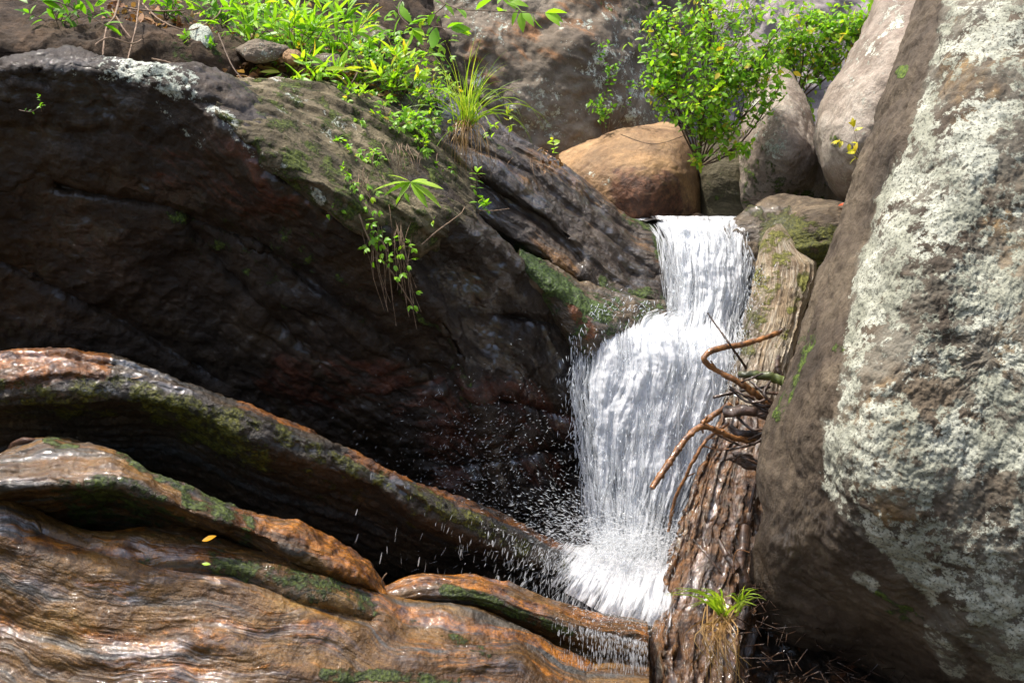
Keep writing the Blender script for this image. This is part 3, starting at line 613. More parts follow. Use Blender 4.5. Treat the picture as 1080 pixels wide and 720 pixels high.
tag(ledge('creek_ledge', 402, 682, 240, [
    (add(D_C, 90), [(402, 4.3), (720, 4.6)]), (add(D_C, 6), [(402, 3.9), (720, 4.2)]),
    (D_C, [(402, 3.67), (560, 3.74), (720, 3.92)]), (D_L, [(402, 3.58), (560, 3.64), (720, 3.8)]),
    (add(D_L, 7), [(402, 3.58), (560, 3.64), (720, 3.8)]), (off(D_L, [(402, 10), (460, 22), (600, 40), (720, 40)]), [(402, 3.66), (560, 3.8), (720, 3.9)]), (add(D_L, 90), [(402, 3.9), (720, 4.1)])],
    [3, 8, 30, 8, 24, 6], SLAB, flowwarp=.04,
    disp=[('iso', (2.5,)*3, .03, 3, False), ('saw', (1.5, 18, 0), .012, 1, 0), ('saw', (4, 50, 0), .004, 1.1, 0), ('iso', (18,)*3, .006, 3, False)],
    paints=[('wet', 'all', .9), ('rust', 'line', [(410, 620), (460, 608), (530, 620)], 8, .8), ('rust', 'line', [(540, 640), (700, 672)], 10, .6), ('moss', 'line', [(470, 622), (520, 635), (570, 655), (600, 670)], 7, .7)]),
    'short arched ledge at the foot of the waterfall', 'rock ledge')
tag(ledge('creek_slab', 560, 684, 160, [
    ([(560, 800), (760, 800)], [(560, 4.4), (760, 4.6)]), ([(560, 676), (640, 682), (760, 690)], [(560, 4.0), (760, 4.1)]),
    ([(560, 690), (640, 696), (760, 706)], [(560, 3.75), (760, 3.85)]), ([(560, 730), (760, 740)], [(560, 3.45), (760, 3.6)]), ([(560, 860), (760, 870)], [(560, 3.3), (760, 3.4)]), ([(560, 1000), (760, 1000)], [(560, 3.5), (760, 3.6)])],
    [4, 12, 30, 30, 4], SLAB, flowwarp=.04, disp=[('iso', (3,)*3, .03, 3, False), ('flow', (3, 20, 1), .016, 4, True)], paints=[('wet', 'all', .95), ('rust', 'all', .35)]),
    'wet tan slab in the runoff between banded slab and log', 'rock slab')

# ------------------------------------------------------------ big right boulder
tag(boulder('boulder', [(1010, -110), (982, -20), (958, 50), (934, 115), (912, 175), (893, 232), (872, 292), (850, 350), (826, 415), (810, 462), (803, 505), (812, 540), (803, 575), (797, 612), (803, 645), (835, 668), (880, 682), (925, 706), (980, 745), (1090, 840), (1300, 900), (1500, 500), (1450, 100), (1300, -160)],
        [(985, 0, 3.78), (935, 120, 3.78), (893, 235, 3.8), (850, 350, 3.82), (812, 460, 3.82), (803, 520, 3.78), (798, 610, 3.8), (830, 665, 3.85), (900, 695, 3.85), (980, 745, 3.8),
         (1010, 40, 3.55), (965, 150, 3.48), (925, 260, 3.42), (890, 380, 3.38), (872, 470, 3.34), (890, 560, 3.32), (930, 630, 3.36), (990, 690, 3.4), (1060, 750, 3.4),
         (1060, 100, 3.35), (1040, 250, 3.22), (1000, 400, 3.14), (1000, 520, 3.1), (1060, 620, 3.1), (1120, 300, 3.1), (1200, 500, 2.95), (1200, 50, 3.3), (1350, 300, 3.1), (1300, 700, 3.1), (1150, 780, 3.3), (850, 600, 3.64), (850, 500, 3.52), (880, 640, 3.62), (940, 680, 3.62), (1100, -60, 3.6)],
        .25, 1.5, BIG, 760, 260, sup=4, center=(1040, 380), axis=(.6, 0, 1), axis2=(1, 0, -.6),
        disp=[('iso', (1.5,)*3, .05, 3, False), ('iso', (5,)*3, .022, 4, True), ('iso', (16,)*3, .010, 4, True), ('iso', (50,)*3, .005, 3, True)],
        paints=[('lichen', 'poly', [(1005, -40), (985, 80), (960, 150), (935, 200), (905, 270), (898, 350), (890, 430), (872, 470), (868, 505), (905, 555), (950, 600), (990, 650), (1050, 705), (1200, 760), (1200, -80)], 7, .545),
                ('lichen', 'poly', [(870, 440), (920, 450), (950, 560), (1000, 620), (960, 615), (870, 520)], 5, .66), ('lichen', 'line', [(905, 605), (922, 615)], 6, .8), ('lichen', 'line', [(988, 660), (1010, 700)], 12, .6), ('lichen', 'line', [(920, 280), (905, 420)], 12, .72), ('lichen', 'line', [(960, 590), (1030, 640)], 16, .75),
                ('lichen', 'all', .03),
                ('rust', 'poly', [(885, 430), (950, 380), (980, 560), (920, 560)], 25, .6), ('rust', 'poly', [(1000, 0), (1080, 60), (1050, 160), (990, 120)], 25, .35), ('rust', 'line', [(1060, 250), (1080, 400)], 30, .5),
                ('moss', 'line', [(860, 350), (840, 410), (828, 440)], 8, .42), ('moss', 'line', [(890, 370), (900, 375)], 6, .4), ('moss', 'line', [(920, 625), (975, 655)], 8, .45), ('moss', 'line', [(958, 76), (956, 80)], 6, .9),
                ('wet', 'poly', [(790, 500), (860, 540), (960, 660), (1100, 780), (900, 760), (780, 660)], 40, .6), ('wet', 'line', [(812, 530), (800, 600), (825, 660)], 10, .8)]),  # wet foot; the mask also paints the underside's shade into the colour
    'huge leaning boulder crusted with pale lichen filling the right side', 'boulder')

# debris hollow under the big boulder
hol = ledge('stream_bed', 640, 1150, 260, [
    ([(640, 560), (1150, 640)], [(640, 5.0), (1150, 5.0)]), ([(640, 640), (800, 600), (900, 660), (1150, 700)], [(640, 4.4), (1150, 4.4)]), ([(640, 700), (1150, 730)], [(640, 4.1), (1150, 4.0)]),
    ([(640, 760), (1150, 800)], [(640, 3.7), (1150, 3.5)]), ([(640, 900), (1150, 900)], [(640, 3.4), (1150, 3.2)]), ([(640, 1100), (1150, 1100)], [(640, 3.4), (1150, 3.2)])], [4, 30, 40, 20, 4],
    SOIL, disp=[('iso', (3,)*3, .06, 4, False), ('iso', (12,)*3, .03, 4, True)], paints=[('wet', 'all', .8), ('rust', 'all', .3)])
hol['kind'] = 'structure'

# ------------------------------------------------------------ leaning log
def build_log():
    ys = np.linspace(236, 760, 420)
    xl = pchip([(236, 818), (244, 807), (270, 797), (300, 790), (340, 779), (390, 765), (450, 752), (500, 730), (560, 706), (610, 688), (650, 674), (700, 670), (760, 668)], ys)
    xr = pchip([(236, 824), (244, 831), (262, 846), (278, 864), (290, 864), (330, 852), (400, 836), (470, 830), (560, 828), (640, 815), (700, 800), (760, 800)], ys)
    dm = pchip([(236, 5.02), (300, 4.86), (450, 4.5), (600, 4.12), (760, 3.75)], ys)
    n = 150; ph = np.linspace(0, 2*math.pi, n, endpoint=False)
    cx = (xl+xr)/2; hw = (xr-xl)/2; rad = hw/F*dm
    X = cx[:, None]-hw[:, None]*np.cos(ph)[None]*1.0
    sq = np.sign(np.sin(ph))*np.abs(np.sin(ph))**.8
    D = dm[:, None]+rad[:, None]*.2-rad[:, None]*sq[None]*.85
    V = P(X, ys[:, None]+0*X, D); T = np.concatenate([[0], np.cumsum(np.linalg.norm(np.diff(V, axis=0), axis=2).mean(1))])
    fl = np.stack([T[:, None]+0*X, (ph/(2*math.pi))[None]*1.1+0*X, 0*X], -1).reshape(-1, 3); V = V.reshape(-1, 3)
    fl[:, 1] += fbm(V*3, 3)*.05
    q = grid_quads(420, n, cyc_x=True); q = q if outward(V, q) else q[:, ::-1]; m = paint(V, [
        ('moss', 'poly', [(795, 236), (845, 236), (830, 300), (800, 380), (765, 380)], 12, .52), ('moss', 'line', [(850, 290), (825, 360)], 8, .42), ('wet', 'poly', [(740, 400), (840, 400), (860, 760), (640, 760), (680, 600)], 55, .95), ('wet', 'line', [(785, 330), (760, 420)], 20, .8),
        ('rust', 'poly', [(725, 420), (840, 420), (840, 780), (640, 780)], 30, .95), ('rust', 'line', [(830, 260), (800, 330)], 9, .12)])
    # the lower, soaked half of the log is darker wood
    keep = fl.copy()
    for sc, amp, oc in (((1.2, 6, 1), .05, 4), ((2, 24, 1), .022, 4), ((3, 70, 1), .007, 4)):
        low = smooth(300, 640, proj(V)[1])
        V = V-vnormals(V, q)*((fbm(keep*np.array(sc), oc, .5, True)-.1)*amp*((0.22+.7*low)*smooth(238, 290, proj(V)[1])))[:, None]
    V0 = V.copy(); V = displace(V, q, fl, [('saw', (1.3, 9, 0), -.012, .8, 0), ('iso', (10,)*3, -.010, 4, True), ('flow', (3, 26, 1), -.008, 4, True), ('iso', (35,)*3, .004, 3, False)])
    kt = smooth(238, 300, np.repeat(ys, n))[:, None]; V = V0+(V-V0)*(.15+.85*kt)
    V = np.vstack([V, V[:n].mean(0)[None], V[-n:].mean(0)[None]]); m = np.vstack([m, m[:1], m[-1:]]); fl = np.vstack([fl, fl[:1], fl[-1:]])
    r = np.arange(n); N0 = 420*n
    c1 = np.stack([np.full(n, N0), np.roll(r, -1), r], -1)[:, ::-1]; c2 = np.stack([np.full(n, N0+1), (419*n)+np.roll(r, -1), 419*n+r], -1)
    tag(link_mesh('fallen_log', V, [q, c1, c2], LOGM, None, {'masks': m, 'flow': fl}), 'leaning rotten log, pale and dry at its split top, soaked brown below', 'log')
build_log()
#PART2
# ------------------------------------------------------------ batches of leaves, blades, tubes
class MB:
    def __init__(s): s.V = []; s.Q = []; s.T = []; s.t = []; s.n = 0
    def add(s, V, Q=None, T=None, tint=.5):
        V = np.asarray(V, float); s.V.append(V)
        if Q is not None and len(Q): s.Q.append(np.asarray(Q)+s.n)
        if T is not None and len(T): s.T.append(np.asarray(T)+s.n)
        s.t.append(np.full(len(V), tint) if np.isscalar(tint) else tint); s.n += len(V)
    def build(s, name, mat, parent=None, smooth_sh=True):
        f = []
        if s.Q: f.append(np.concatenate(s.Q))
        if s.T: f.append(np.concatenate(s.T))
        return link_mesh(name, np.concatenate(s.V), f, mat, parent, {'tint': np.concatenate(s.t)}, smooth_sh)
def unit(v): return v/(np.linalg.norm(v)+1e-12)
def spline(pts, n):
    p = np.array(pts, float); k = len(p)
    if k == 2: return p[0]+(p[1]-p[0])*np.linspace(0, 1, n)[:, None]
    L = np.concatenate([[0], np.cumsum(np.linalg.norm(np.diff(p, axis=0), axis=1))])
    t = np.linspace(0, L[-1], n); i = np.clip(np.searchsorted(L, t, side='right')-1, 0, k-2); u = ((t-L[i])/(L[i+1]-L[i]))[:, None]
    a = p[np.maximum(i-1, 0)]; b = p[i]; c = p[i+1]; d = p[np.minimum(i+2, k-1)]
    return .5*((2*b)+(-a+c)*u+(2*a-5*b+4*c-d)*u*u+(-a+3*b-3*c+d)*u**3)
def tube(mb, pts, r0, r1, sides=6, n=None, rough=0.0, tint=.5, knots=0):
    n = n or max(4, len(pts)*4); p = spline(pts, n); p = p+rng.normal(size=p.shape)*rough*.4
    rad = np.linspace(r0, r1, n)*(1+rng.normal(size=n)*rough*8)
    for _ in range(knots): k = rng.integers(1, n-1); rad[k] *= 1.35
    tg = np.gradient(p, axis=0); tg /= np.linalg.norm(tg, axis=1)[:, None]+1e-9
    ref = np.array([0.3, -.9, .2]); a = np.cross(tg, ref); a /= np.linalg.norm(a, axis=1)[:, None]+1e-9; b = np.cross(tg, a)
    th = np.linspace(0, 2*math.pi, sides, endpoint=False)
    V = (p[:, None]+rad[:, None, None]*(np.cos(th)[None, :, None]*a[:, None]+np.sin(th)[None, :, None]*b[:, None])).reshape(-1, 3)
    V = np.vstack([V, p[0]-tg[0]*r0*.4, p[-1]+tg[-1]*r1*.8]); N = n*sides; r = np.arange(sides)
    T = np.concatenate([np.stack([np.full(sides, N), np.roll(r, -1), r], -1), np.stack([np.full(sides, N+1), (n-1)*sides+r, (n-1)*sides+np.roll(r, -1)], -1)])
    mb.add(V, grid_quads(n, sides, cyc_x=True), T, tint)
    return p
# leaf template: length along +x, width along y, fold along z
def leaf(mb, pos, dirv, nrm, L, wr=.42, tint=.5, bend=.25, fold=.18, pt=1.0):
    d = unit(dirv); n = unit(nrm-d*(nrm@d)); s = np.cross(n, d)
    u = np.array([0, .18, .42, .68, .88, 1.0]); w = np.array([.04, .62, 1, .78, .36*pt, .0])*wr*.5
    z = -bend*u*u; V = []
    for k in range(6):
        for sg in (-1, 0, 1):
            V.append(pos+L*(d*u[k]*(1-.15*bend*u[k])+s*w[k]*sg+n*(z[k]+abs(sg)*fold*w[k])))
    mb.add(V, [[k*3+j, (k+1)*3+j, (k+1)*3+j+1, k*3+j+1] for k in range(5) for j in (0, 1)], None, float(np.clip(tint, 0, 1)))
def blade(mb, base, dirv, L, w, droop=.6, tint=.5, n=9):
    """grass blade: ribbon arching over under its own weight"""
    d = unit(dirv); p = np.array(base, float); pts = [p.copy()]
    for k in range(n-1):
        p = p+d*L/(n-1); pts.append(p.copy()); d = unit(d+np.array([0, 0, -droop/(n-1)*(1+k*.25)]))
    pts = np.array(pts); tg = np.gradient(pts, axis=0); side = np.cross(tg, [.2, -1, .3]+rng.normal(size=3)*.5); side /= np.linalg.norm(side, axis=1)[:, None]+1e-9
    ww = w*.5*np.sin(np.linspace(.35, 1, n)*math.pi)**.7*(1-np.linspace(0, 1, n)**3*.9)
    V = np.stack([pts-side*ww[:, None], pts+side*ww[:, None]], 1).reshape(-1, 3)
    mb.add(V, [[2*k, 2*k+1, 2*k+3, 2*k+2] for k in range(n-1)], None, tint)
NRM = lambda s=.45: unit(np.array([-.15, -.35, .9])+rng.normal(size=3)*s)

def stems_plant(name, base, stems, label, cat, group=None, leaf_len=.04, wr=.45, per=6, start=.3, tint=(.5, .2), leafm=LEAF, stemr=.003, mode='alt', stemm=TWIG, droop=.3):
    """plant with leafy stems; base and stems given as (px, py, depth) points"""
    b = P(*base); e = empty(name, b, label, cat, group); sm = MB(); lm = MB()
    for st in stems:
        p = tube(sm, [P(*q) for q in st], stemr, stemr*.45, 5, n=14, rough=.0012)
        for k in range(per):
            f = start+(1-start)*(k+.5)/per; i = min(12, int(f*13)); pos = p[i]+(p[i+1]-p[i])*(f*13-i); tg = unit(p[min(13, i+1)]-p[i])
            L = leaf_len*random.uniform(.7, 1.15)
            if mode == 'tri':
                side = unit(np.cross(tg, [0, -1, .2])*random.choice((-1, 1))+rng.normal(size=3)*.5+tg*.4)
                pp = pos+side*L*.8; tube(sm, [pos, pp], stemr*.5, stemr*.4, 4, n=3); nn = NRM(.3)
                for a in (-1.0, 0, 1.0):
                    s2 = np.cross(nn, side); leaf(lm, pp, side*math.cos(a)+s2*math.sin(a), nn, L*(1 if a == 0 else .85), wr, random.gauss(*tint), droop)
            else:
                for sg in ((-1, 1) if mode == 'opp' else (random.choice((-1, 1)),)):
                    side = unit(np.cross(tg, [0.1, -1, .1])*sg+tg*.5+rng.normal(size=3)*.35)
                    leaf(lm, pos, side, NRM(), L, wr, random.gauss(*tint), droop)
        for a in (-.5, .1, .6): leaf(lm, p[-1], unit(unit(p[-1]-p[-3])+rng.normal(size=3)*.4), NRM(), leaf_len*.9, wr, random.gauss(tint[0]+.12, tint[1]), droop)
    sm.build('stem', stemm, e); lm.build('foliage', leafm, e)
    return e

def bush(name, base, blobs, nst, label, leaf_len, per, tint=(.5, .22), wr=.5, cat='shrub', group=None, leafm=LEAF, dsp=.35, stemr=.006, extra=None):
    """shrub: woody stems spreading from one base into leafy sprays that fill the given clumps"""
    b = P(*base); e = empty(name, b, label, cat, group); sm = MB(); lm = MB()
    wts = np.array([bl[5] for bl in blobs], float); wts /= wts.sum()
    mains = []
    for bl in blobs:
        c = P(bl[0], bl[1], bl[4]); mid = (b+c)/2+rng.normal(size=3)*.04
        p = tube(sm, [b, mid, c], stemr, stemr*.5, 6, n=12, rough=.002); mains.append(p)
    for s in range(nst):
        j = rng.choice(len(blobs), p=wts); x, y, rx, ry, d, _ = blobs[j]
        while True:
            g = rng.uniform(-1, 1, 3)
            if g@g < 1: break
        g *= random.uniform(.7, 1.15) if random.random() < .8 else random.uniform(1.1, 1.45)
        tip = P(x+g[0]*rx, y+g[1]*ry, d+g[2]*dsp*min(rx, ry)/70); m = mains[j]; st = m[rng.integers(4, 12)]
        if np.linalg.norm(tip-st) > .35: st = tip+(st-tip)*(.35/np.linalg.norm(tip-st))
        mid = (st+tip)/2+rng.normal(size=3)*.02
        p = tube(sm, [st, mid, tip], stemr*.3, stemr*.12, 4, n=8, rough=.001)
        cl = random.gauss(0, .12)
        for k in range(per):
            f = .25+.75*(k+.5)/per; i = min(6, int(f*7)); pos = p[i]+(p[i+1]-p[i])*(f*7-i); tg = unit(p[i+1]-p[i])
            side = unit(np.cross(tg, rng.normal(size=3))+tg*.5)
            leaf(lm, pos, side, NRM(.55), leaf_len*random.uniform(.55, 1.15), wr, random.gauss(tint[0]+cl, tint[1]), .3)
    sm.build('stem', TWIG, e); lm.build('foliage', leafm, e)
    return e

# ------------------------------------------------------------ shrubs behind the fall
bush('shrub', (738, 175, 5.75), [(752, 10, 70, 44, 5.5, 4.4), (708, 55, 38, 42, 5.45, 3), (768, 66, 62, 44, 5.4, 5), (738, 105, 50, 32, 5.35, 3.4), (806, 60, 38, 28, 5.45, 2.2), (755, 132, 32, 22, 5.45, 1.5), (778, 154, 20, 10, 5.4, .6), (737, 165, 10, 18, 5.5, .45), (690, 92, 20, 12, 5.4, .7), (803, 105, 16, 22, 5.4, .6), (702, 20, 24, 20, 5.5, 1.0), (685, 62, 9, 7, 5.4, .25), (822, 30, 14, 9, 5.4, .4), (688, 28, 10, 8, 5.4, .3), (822, 92, 8, 8, 5.4, .25)],
     560, 'dense bright green bush hanging over the orange boulder', .046, 6, tint=(.60, .17))
bush('shrub', (838, 110, 6.3), [(850, 25, 46, 36, 6.2, 3), (892, 24, 40, 30, 6.1, 2.5), (872, 66, 34, 28, 6.2, 1.6), (918, 10, 26, 18, 6.0, 1), (850, 100, 14, 24, 6.3, .7), (830, 50, 30, 34, 6.3, 1.6)],
     260, 'looser green shrub with thin dark stems behind the pale boulder', .054, 6, tint=(.62, .2))
bush('shrub', (640, 150, 6.3), [(648, 68, 14, 12, 6.05, 1), (636, 110, 16, 12, 6.1, 1), (675, 82, 12, 9, 6.0, .6), (634, 45, 7, 5, 6.1, .3)], 34, 'sparse spindly sapling against the brown rock wall', .036, 5, tint=(.35, .2), stemr=.003)
# top leafy branch reaching in from above
stems_plant('leafy_branch', (440, -30, 5.0), [[(440, -30, 5.0), (470, 5, 4.6), (520, 12, 4.3), (575, 14, 4.2)], [(470, 5, 4.6), (450, 25, 4.4), (475, 30, 4.3)], [(430, -10, 4.9), (420, 12, 4.5), (435, 30, 4.4)], [(520, -20, 4.8), (535, 0, 4.4), (550, 12, 4.3)]],
            'broad leaved branch reaching in at the top edge above the grass tuft', 'branch', None, .105, .42, 5, .35, (.5, .1), LEAF, .004)
stems_plant('leafy_branch', (20, -40, 3.6), [[(20, -40, 3.6), (40, -8, 3.55), (75, 8, 3.5), (110, 26, 3.5)], [(0, -30, 3.6), (15, -5, 3.5), (45, 2, 3.5)]], 'dark green leafy twig hanging into the top left corner', 'branch', None, .075, .4, 3, .3, (.3, .1), LEAF, .003)

# ------------------------------------------------------------ plants of the upper bank
def gd(x, y):  # rough ground depth of the bank there
    return float(np.interp(y-(.25*x-20), [-60, 0, 60, 120], [5.35, 4.95, 4.5, 4.15]))+.0006*max(0, x-250)
def fan(x, y, d, w, h, n, lean=0.0, dd=.2):
    out = []
    for k in range(n):
        a = random.uniform(-1, 1); tx = x+a*w+lean*h; ty = y-h*random.uniform(.5, 1)*(1-.35*abs(a)); td = d-dd*random.uniform(0, 1)
        out.append([(x+random.uniform(-4, 4), y, d), ((x+tx)/2+random.uniform(-4, 4), y-(y-ty)*.6, (d+td)/2), (tx, ty, td)])
    return out
spots = [ # x, y(base), width, height, n, leaf, wr, mode, tint, label, per
 (262, 55, 42, 62, 9, .125, .17, 'alt', .55, 'bamboo like seedling with narrow leaves, leftmost tall one on the bank'),
 (310, 62, 40, 66, 10, .135, .17, 'alt', .62, 'tall narrow leaved plant in the middle of the upper bank'),
 (352, 66, 34, 70, 9, .135, .18, 'alt', .6, 'tall narrow leaved plant nearest the broad leaved branch'),
 (238, 30, 34, 40, 7, .09, .28, 'alt', .35, 'dim green plant in the shade beside the pale green stone'),
 (388, 88, 34, 46, 12, .034, .5, 'tri', .62, 'clump of three lobed leaves left of the grass tuft'),
 (430, 100, 36, 44, 14, .034, .5, 'tri', .66, 'dense clump of small lobed leaves just behind the grass tuft'),
 (462, 118, 30, 40, 12, .032, .5, 'tri', .7, 'yellow green lobed clump touching the grass tuft'),
 (300, 112, 20, 30, 6, .05, .4, 'alt', .5, 'small seedling at the rim of the tan ledge'),
 (345, 118, 22, 34, 6, .055, .36, 'alt', .5, 'leafy seedling rooted in dead leaves above the tan ledge'),
 (405, 148, 36, 40, 14, .034, .5, 'tri', .5, 'trailing clump of lobed leaves draped over the tan ledge'),
 (430, 145, 22, 26, 8, .032, .5, 'tri', .45, 'lower edge clump of lobed leaves above the hanging roots'),
 (385, 128, 34, 36, 12, .036, .5, 'tri', .6, 'bright lobed clump draping over the middle of the tan ledge'),
 (330, 104, 36, 50, 10, .11, .19, 'alt', .6, 'narrow leaved plant arching over the upper edge of the tan ledge'),
 (418, 108, 30, 60, 9, .10, .2, 'alt', .7, 'narrow leaved plant standing behind the lobed clumps'),
 (360, 140, 26, 30, 9, .034, .5, 'tri', .55, 'lowest left clump of lobed leaves on the tan ledge'),
 (452, 140, 26, 30, 9, .034, .5, 'tri', .6, 'lobed leaf clump directly below the grass tuft'),
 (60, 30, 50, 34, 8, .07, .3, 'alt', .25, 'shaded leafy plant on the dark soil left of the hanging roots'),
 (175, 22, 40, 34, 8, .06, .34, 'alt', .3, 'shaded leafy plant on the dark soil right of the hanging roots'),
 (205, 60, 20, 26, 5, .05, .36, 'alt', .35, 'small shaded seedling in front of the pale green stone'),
 (325, 140, 16, 20, 6, .03, .45, 'tri', .5, 'feathery little weed low on the left of the tan ledge'),
 (352, 170, 20, 24, 7, .03, .45, 'tri', .5, 'feathery weed in the middle of the tan ledge slope'),
 (395, 182, 22, 24, 8, .03, .45, 'tri', .55, 'feathery weed just above the long leaved sapling'),
 (440, 168, 20, 26, 7, .03, .45, 'tri', .55, 'feathery weed between long leaved sapling and grass tuft'),
 (270, 120, 14, 18, 4, .045, .4, 'alt', .35, 'little seedling on the lichen streaked rim'),
]
for (x, y, w, h, n, ll, wr, mode, tn, lab) in spots:
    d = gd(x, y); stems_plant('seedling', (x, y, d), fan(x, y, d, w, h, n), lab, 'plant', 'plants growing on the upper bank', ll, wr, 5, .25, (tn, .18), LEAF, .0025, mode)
# background mass of low leaves on the bank
mb = MB()
for k in range(650):
    x = random.gauss(345, 75); y = random.gauss(38+(x-350)*.20, 26)
    if x < 205 or x > 480 or y > 60+(x-230)*.32: continue
    c = P(x, y, gd(x, y)-random.uniform(0, .12))
    nn = NRM(.4); a0 = random.uniform(0, 6.28); tn = random.gauss(.5, .2); L = random.uniform(.022, .05)
    t1 = unit(np.cross(nn, [0, 1, .1])); t2 = np.cross(nn, t1)
    for a in (-1, 0, 1): leaf(mb, c, t1*math.cos(a0+a)+t2*math.sin(a0+a), nn, L, .5, tn, .25)
tag(mb.build('undergrowth', LEAF), 'low leafy ground cover spread over the upper bank', 'undergrowth', None, 'stuff')
# leaf litter
mb = MB()
for k in range(900):
    x = random.uniform(110, 420); y = random.gauss(52+(x-230)*.25, 16)
    if y < -10: continue
    leaf(mb, P(x, y, gd(x, y)-.05), rng.normal(size=3)*[1, 1, .3], NRM(.6), random.uniform(.02, .06), .6, random.random(), random.uniform(-.3, .5), .3)
tag(mb.build('leaf_litter', DRYL), 'brown dead leaves scattered on the bank soil', 'dead leaves', None, 'stuff')

# individual small plants on the rock
def sapling_lance():
    b = P(398, 245, 4.12); e = empty('sapling', b, 'long leaved sapling with a star of narrow leaves over the dark boulder', 'plant'); sm = MB(); lm = MB()
    p = tube(sm, [P(398, 245, 4.12), P(415, 222, 4.05), P(433, 192, 3.98)], .0035, .002, 6, n=10)
    for (x, y, t) in [(396, 192, .6), (412, 180, .65), (448, 186, .6), (465, 192, .6), (466, 210, .6), (450, 214, .5), (420, 205, .5), (405, 200, .45)]:
        tip = P(x, y, 3.93); L = np.linalg.norm(tip-p[-1]); leaf(lm, p[-1], tip-p[-1], np.array([0, -.5, 1.0])+rng.normal(size=3)*.15, L*1.08, .24, t+.2, .22)
    for k in range(10):
        i = rng.integers(1, 8); leaf(lm, p[i], rng.normal(size=3)+[0, -.5, 0], NRM(), .05, .3, random.gauss(.45, .1), .3)
    sm.build('stem', TWIG, e); lm.build('foliage', LEAF, e)
sapling_lance()
small = [
 ('sprout', (505, 224, 4.35), [[(505, 226, 4.38), (503, 205, 4.33), (503, 182, 4.3)], [(506, 222, 4.36), (512, 218, 4.33), (512, 214, 4.3)]], 'upright sprout with paired leaves on the dark ridge under the grass tuft', .042, .42, 'opp', 5, .55),
 ('sprout', (536, 148, 5.0), [[(536, 150, 5.0), (538, 135, 4.95), (536, 118, 4.9)]], 'small yellow green sprout on the ridge right of the grass tuft', .04, .5, 'opp', 4, .75),
 ('sprout', (520, 150, 4.95), [[(524, 152, 4.95), (515, 140, 4.9), (522, 132, 4.85)]], 'pale low sprout between the grass tuft and the upright one', .042, .4, 'alt', 6, .6),
 ('sprout', (583, 168, 5.1), [[(583, 168, 5.1), (584, 158, 5.05), (583, 148, 5.0)]], 'tiny bright sprout where the ridge meets the orange boulder', .034, .5, 'opp', 4, .75),
 ('sprout', (437, 318, 4.05), [[(434, 300, 4.05), (433, 312, 4.0), (437, 322, 3.98)]], 'lone leaf pair hanging low on the dark face below the trailing clumps', .032, .5, 'tri', 2, .5),
 ('sprout', (462, 235, 4.2), [[(466, 228, 4.22), (460, 228, 4.18), (456, 234, 4.15)]], 'single small leaf sprig at the shiny edge of the dark boulder', .032, .5, 'alt', 3, .55),
 ('sprout', (478, 178, 4.5), [[(484, 182, 4.55), (476, 178, 4.5), (462, 176, 4.45)]], 'thin trailing sprig in the dark cleft of the ridge', .022, .5, 'tri', 4, .45),
 ('sprout', (910, 175, 4.7), [[(912, 178, 4.72), (906, 160, 4.66), (900, 134, 4.6)], [(910, 172, 4.7), (904, 168, 4.66), (902, 160, 4.62)], [(908, 166, 4.7), (896, 152, 4.64), (886, 148, 4.6)]], 'yellow leafed sprig growing against the big lichened boulder', .05, .5, 'alt', 3, .6),
 ('sprout', (42, 112, 3.78), [[(20, 116, 3.8), (32, 118, 3.76), (44, 112, 3.74)], [(44, 118, 3.8), (43, 110, 3.76), (42, 102, 3.74)]], 'faint tiny weed on the dark face near the left edge', .018, .6, 'alt', 5, .3)]
for (nm, b, st, lab, ll, wr, mode, per, tn) in small:
    stems_plant(nm, b, st, lab, 'plant', 'sprouts rooted in the rocks', ll, wr, per, .25, (tn, .12), LEAFY if 'yellow leafed' in lab else LEAF, .002, mode)
for (x0, y0, pts, lab, n) in [
    (372, 190, [(362, 178), (372, 195), (380, 205), (392, 208), (385, 218), (400, 222)], 'leafy trailing weed at the shaded rim of the dark boulder', 3),
    (392, 235, [(388, 236), (396, 250), (386, 262), (402, 258), (410, 272), (394, 276), (416, 280)], 'leafy weed trailing lowest down the face of the dark boulder', 3),
    (420, 262, [(412, 255), (424, 268), (430, 280), (418, 292), (436, 262)], 'leafy weed on the rib of the dark face above the lone leaf pair', 2),
    (350, 205, [(340, 200), (352, 214), (360, 222), (346, 226), (366, 208)], 'small lobed weed hanging over the lichened rim of the dark boulder', 2),
    (385, 160, [(392, 158), (378, 162), (384, 168)], 'single broad lobed leaf weed on the tan ledge', 2)]:
    sts = [[(x0, y0, 4.1), ((x0+x)/2, (y0+y)/2-2, 4.0), (x, y, 3.95)] for x, y in pts]
    stems_plant('weed', (x0, y0, 4.1), sts, lab, 'plant', 'weeds trailing on the dark boulder', .030, .5, n, .3, (.5, .15), LEAF, .0018, 'tri')

# grass tuft on the ridge
def tuft(name, label, base, n, Lr, wid, spread, straw, lean=(0, -.2, 1), hang=None):
    b = P(*base); e = empty(name, b, label, 'grass tuft'); g = MB(); s = MB()
    for k in range(n):
        d = np.array(lean)+rng.normal(size=3)*spread; blade(g, b+rng.normal(size=3)*[.02, .02, .005], d, random.uniform(*Lr), wid*random.uniform(.6, 1.2), random.uniform(.5, 1.9), random.gauss(.5, .25), 10)
    for k in range(straw):
        d = np.array([random.gauss(0, .35), random.gauss(-.5, .2), random.uniform(-.6, .5)]); blade(s, b+rng.normal(size=3)*[.025, .02, .01], d, random.uniform(Lr[0]*.5, Lr[1]*.75), wid*.6, random.uniform(2, 4), random.random(), 10)
    g.build('foliage', GRASS, e); s.build('dead_blades', STRAW, e)
tuft('grass_tuft', 'tall bright grass tuft with straw roots on the crest of the ridge', (492, 132, 4.70), 75, (.22, .50), .0055, .34, 70, lean=(.12, -.25, 1))
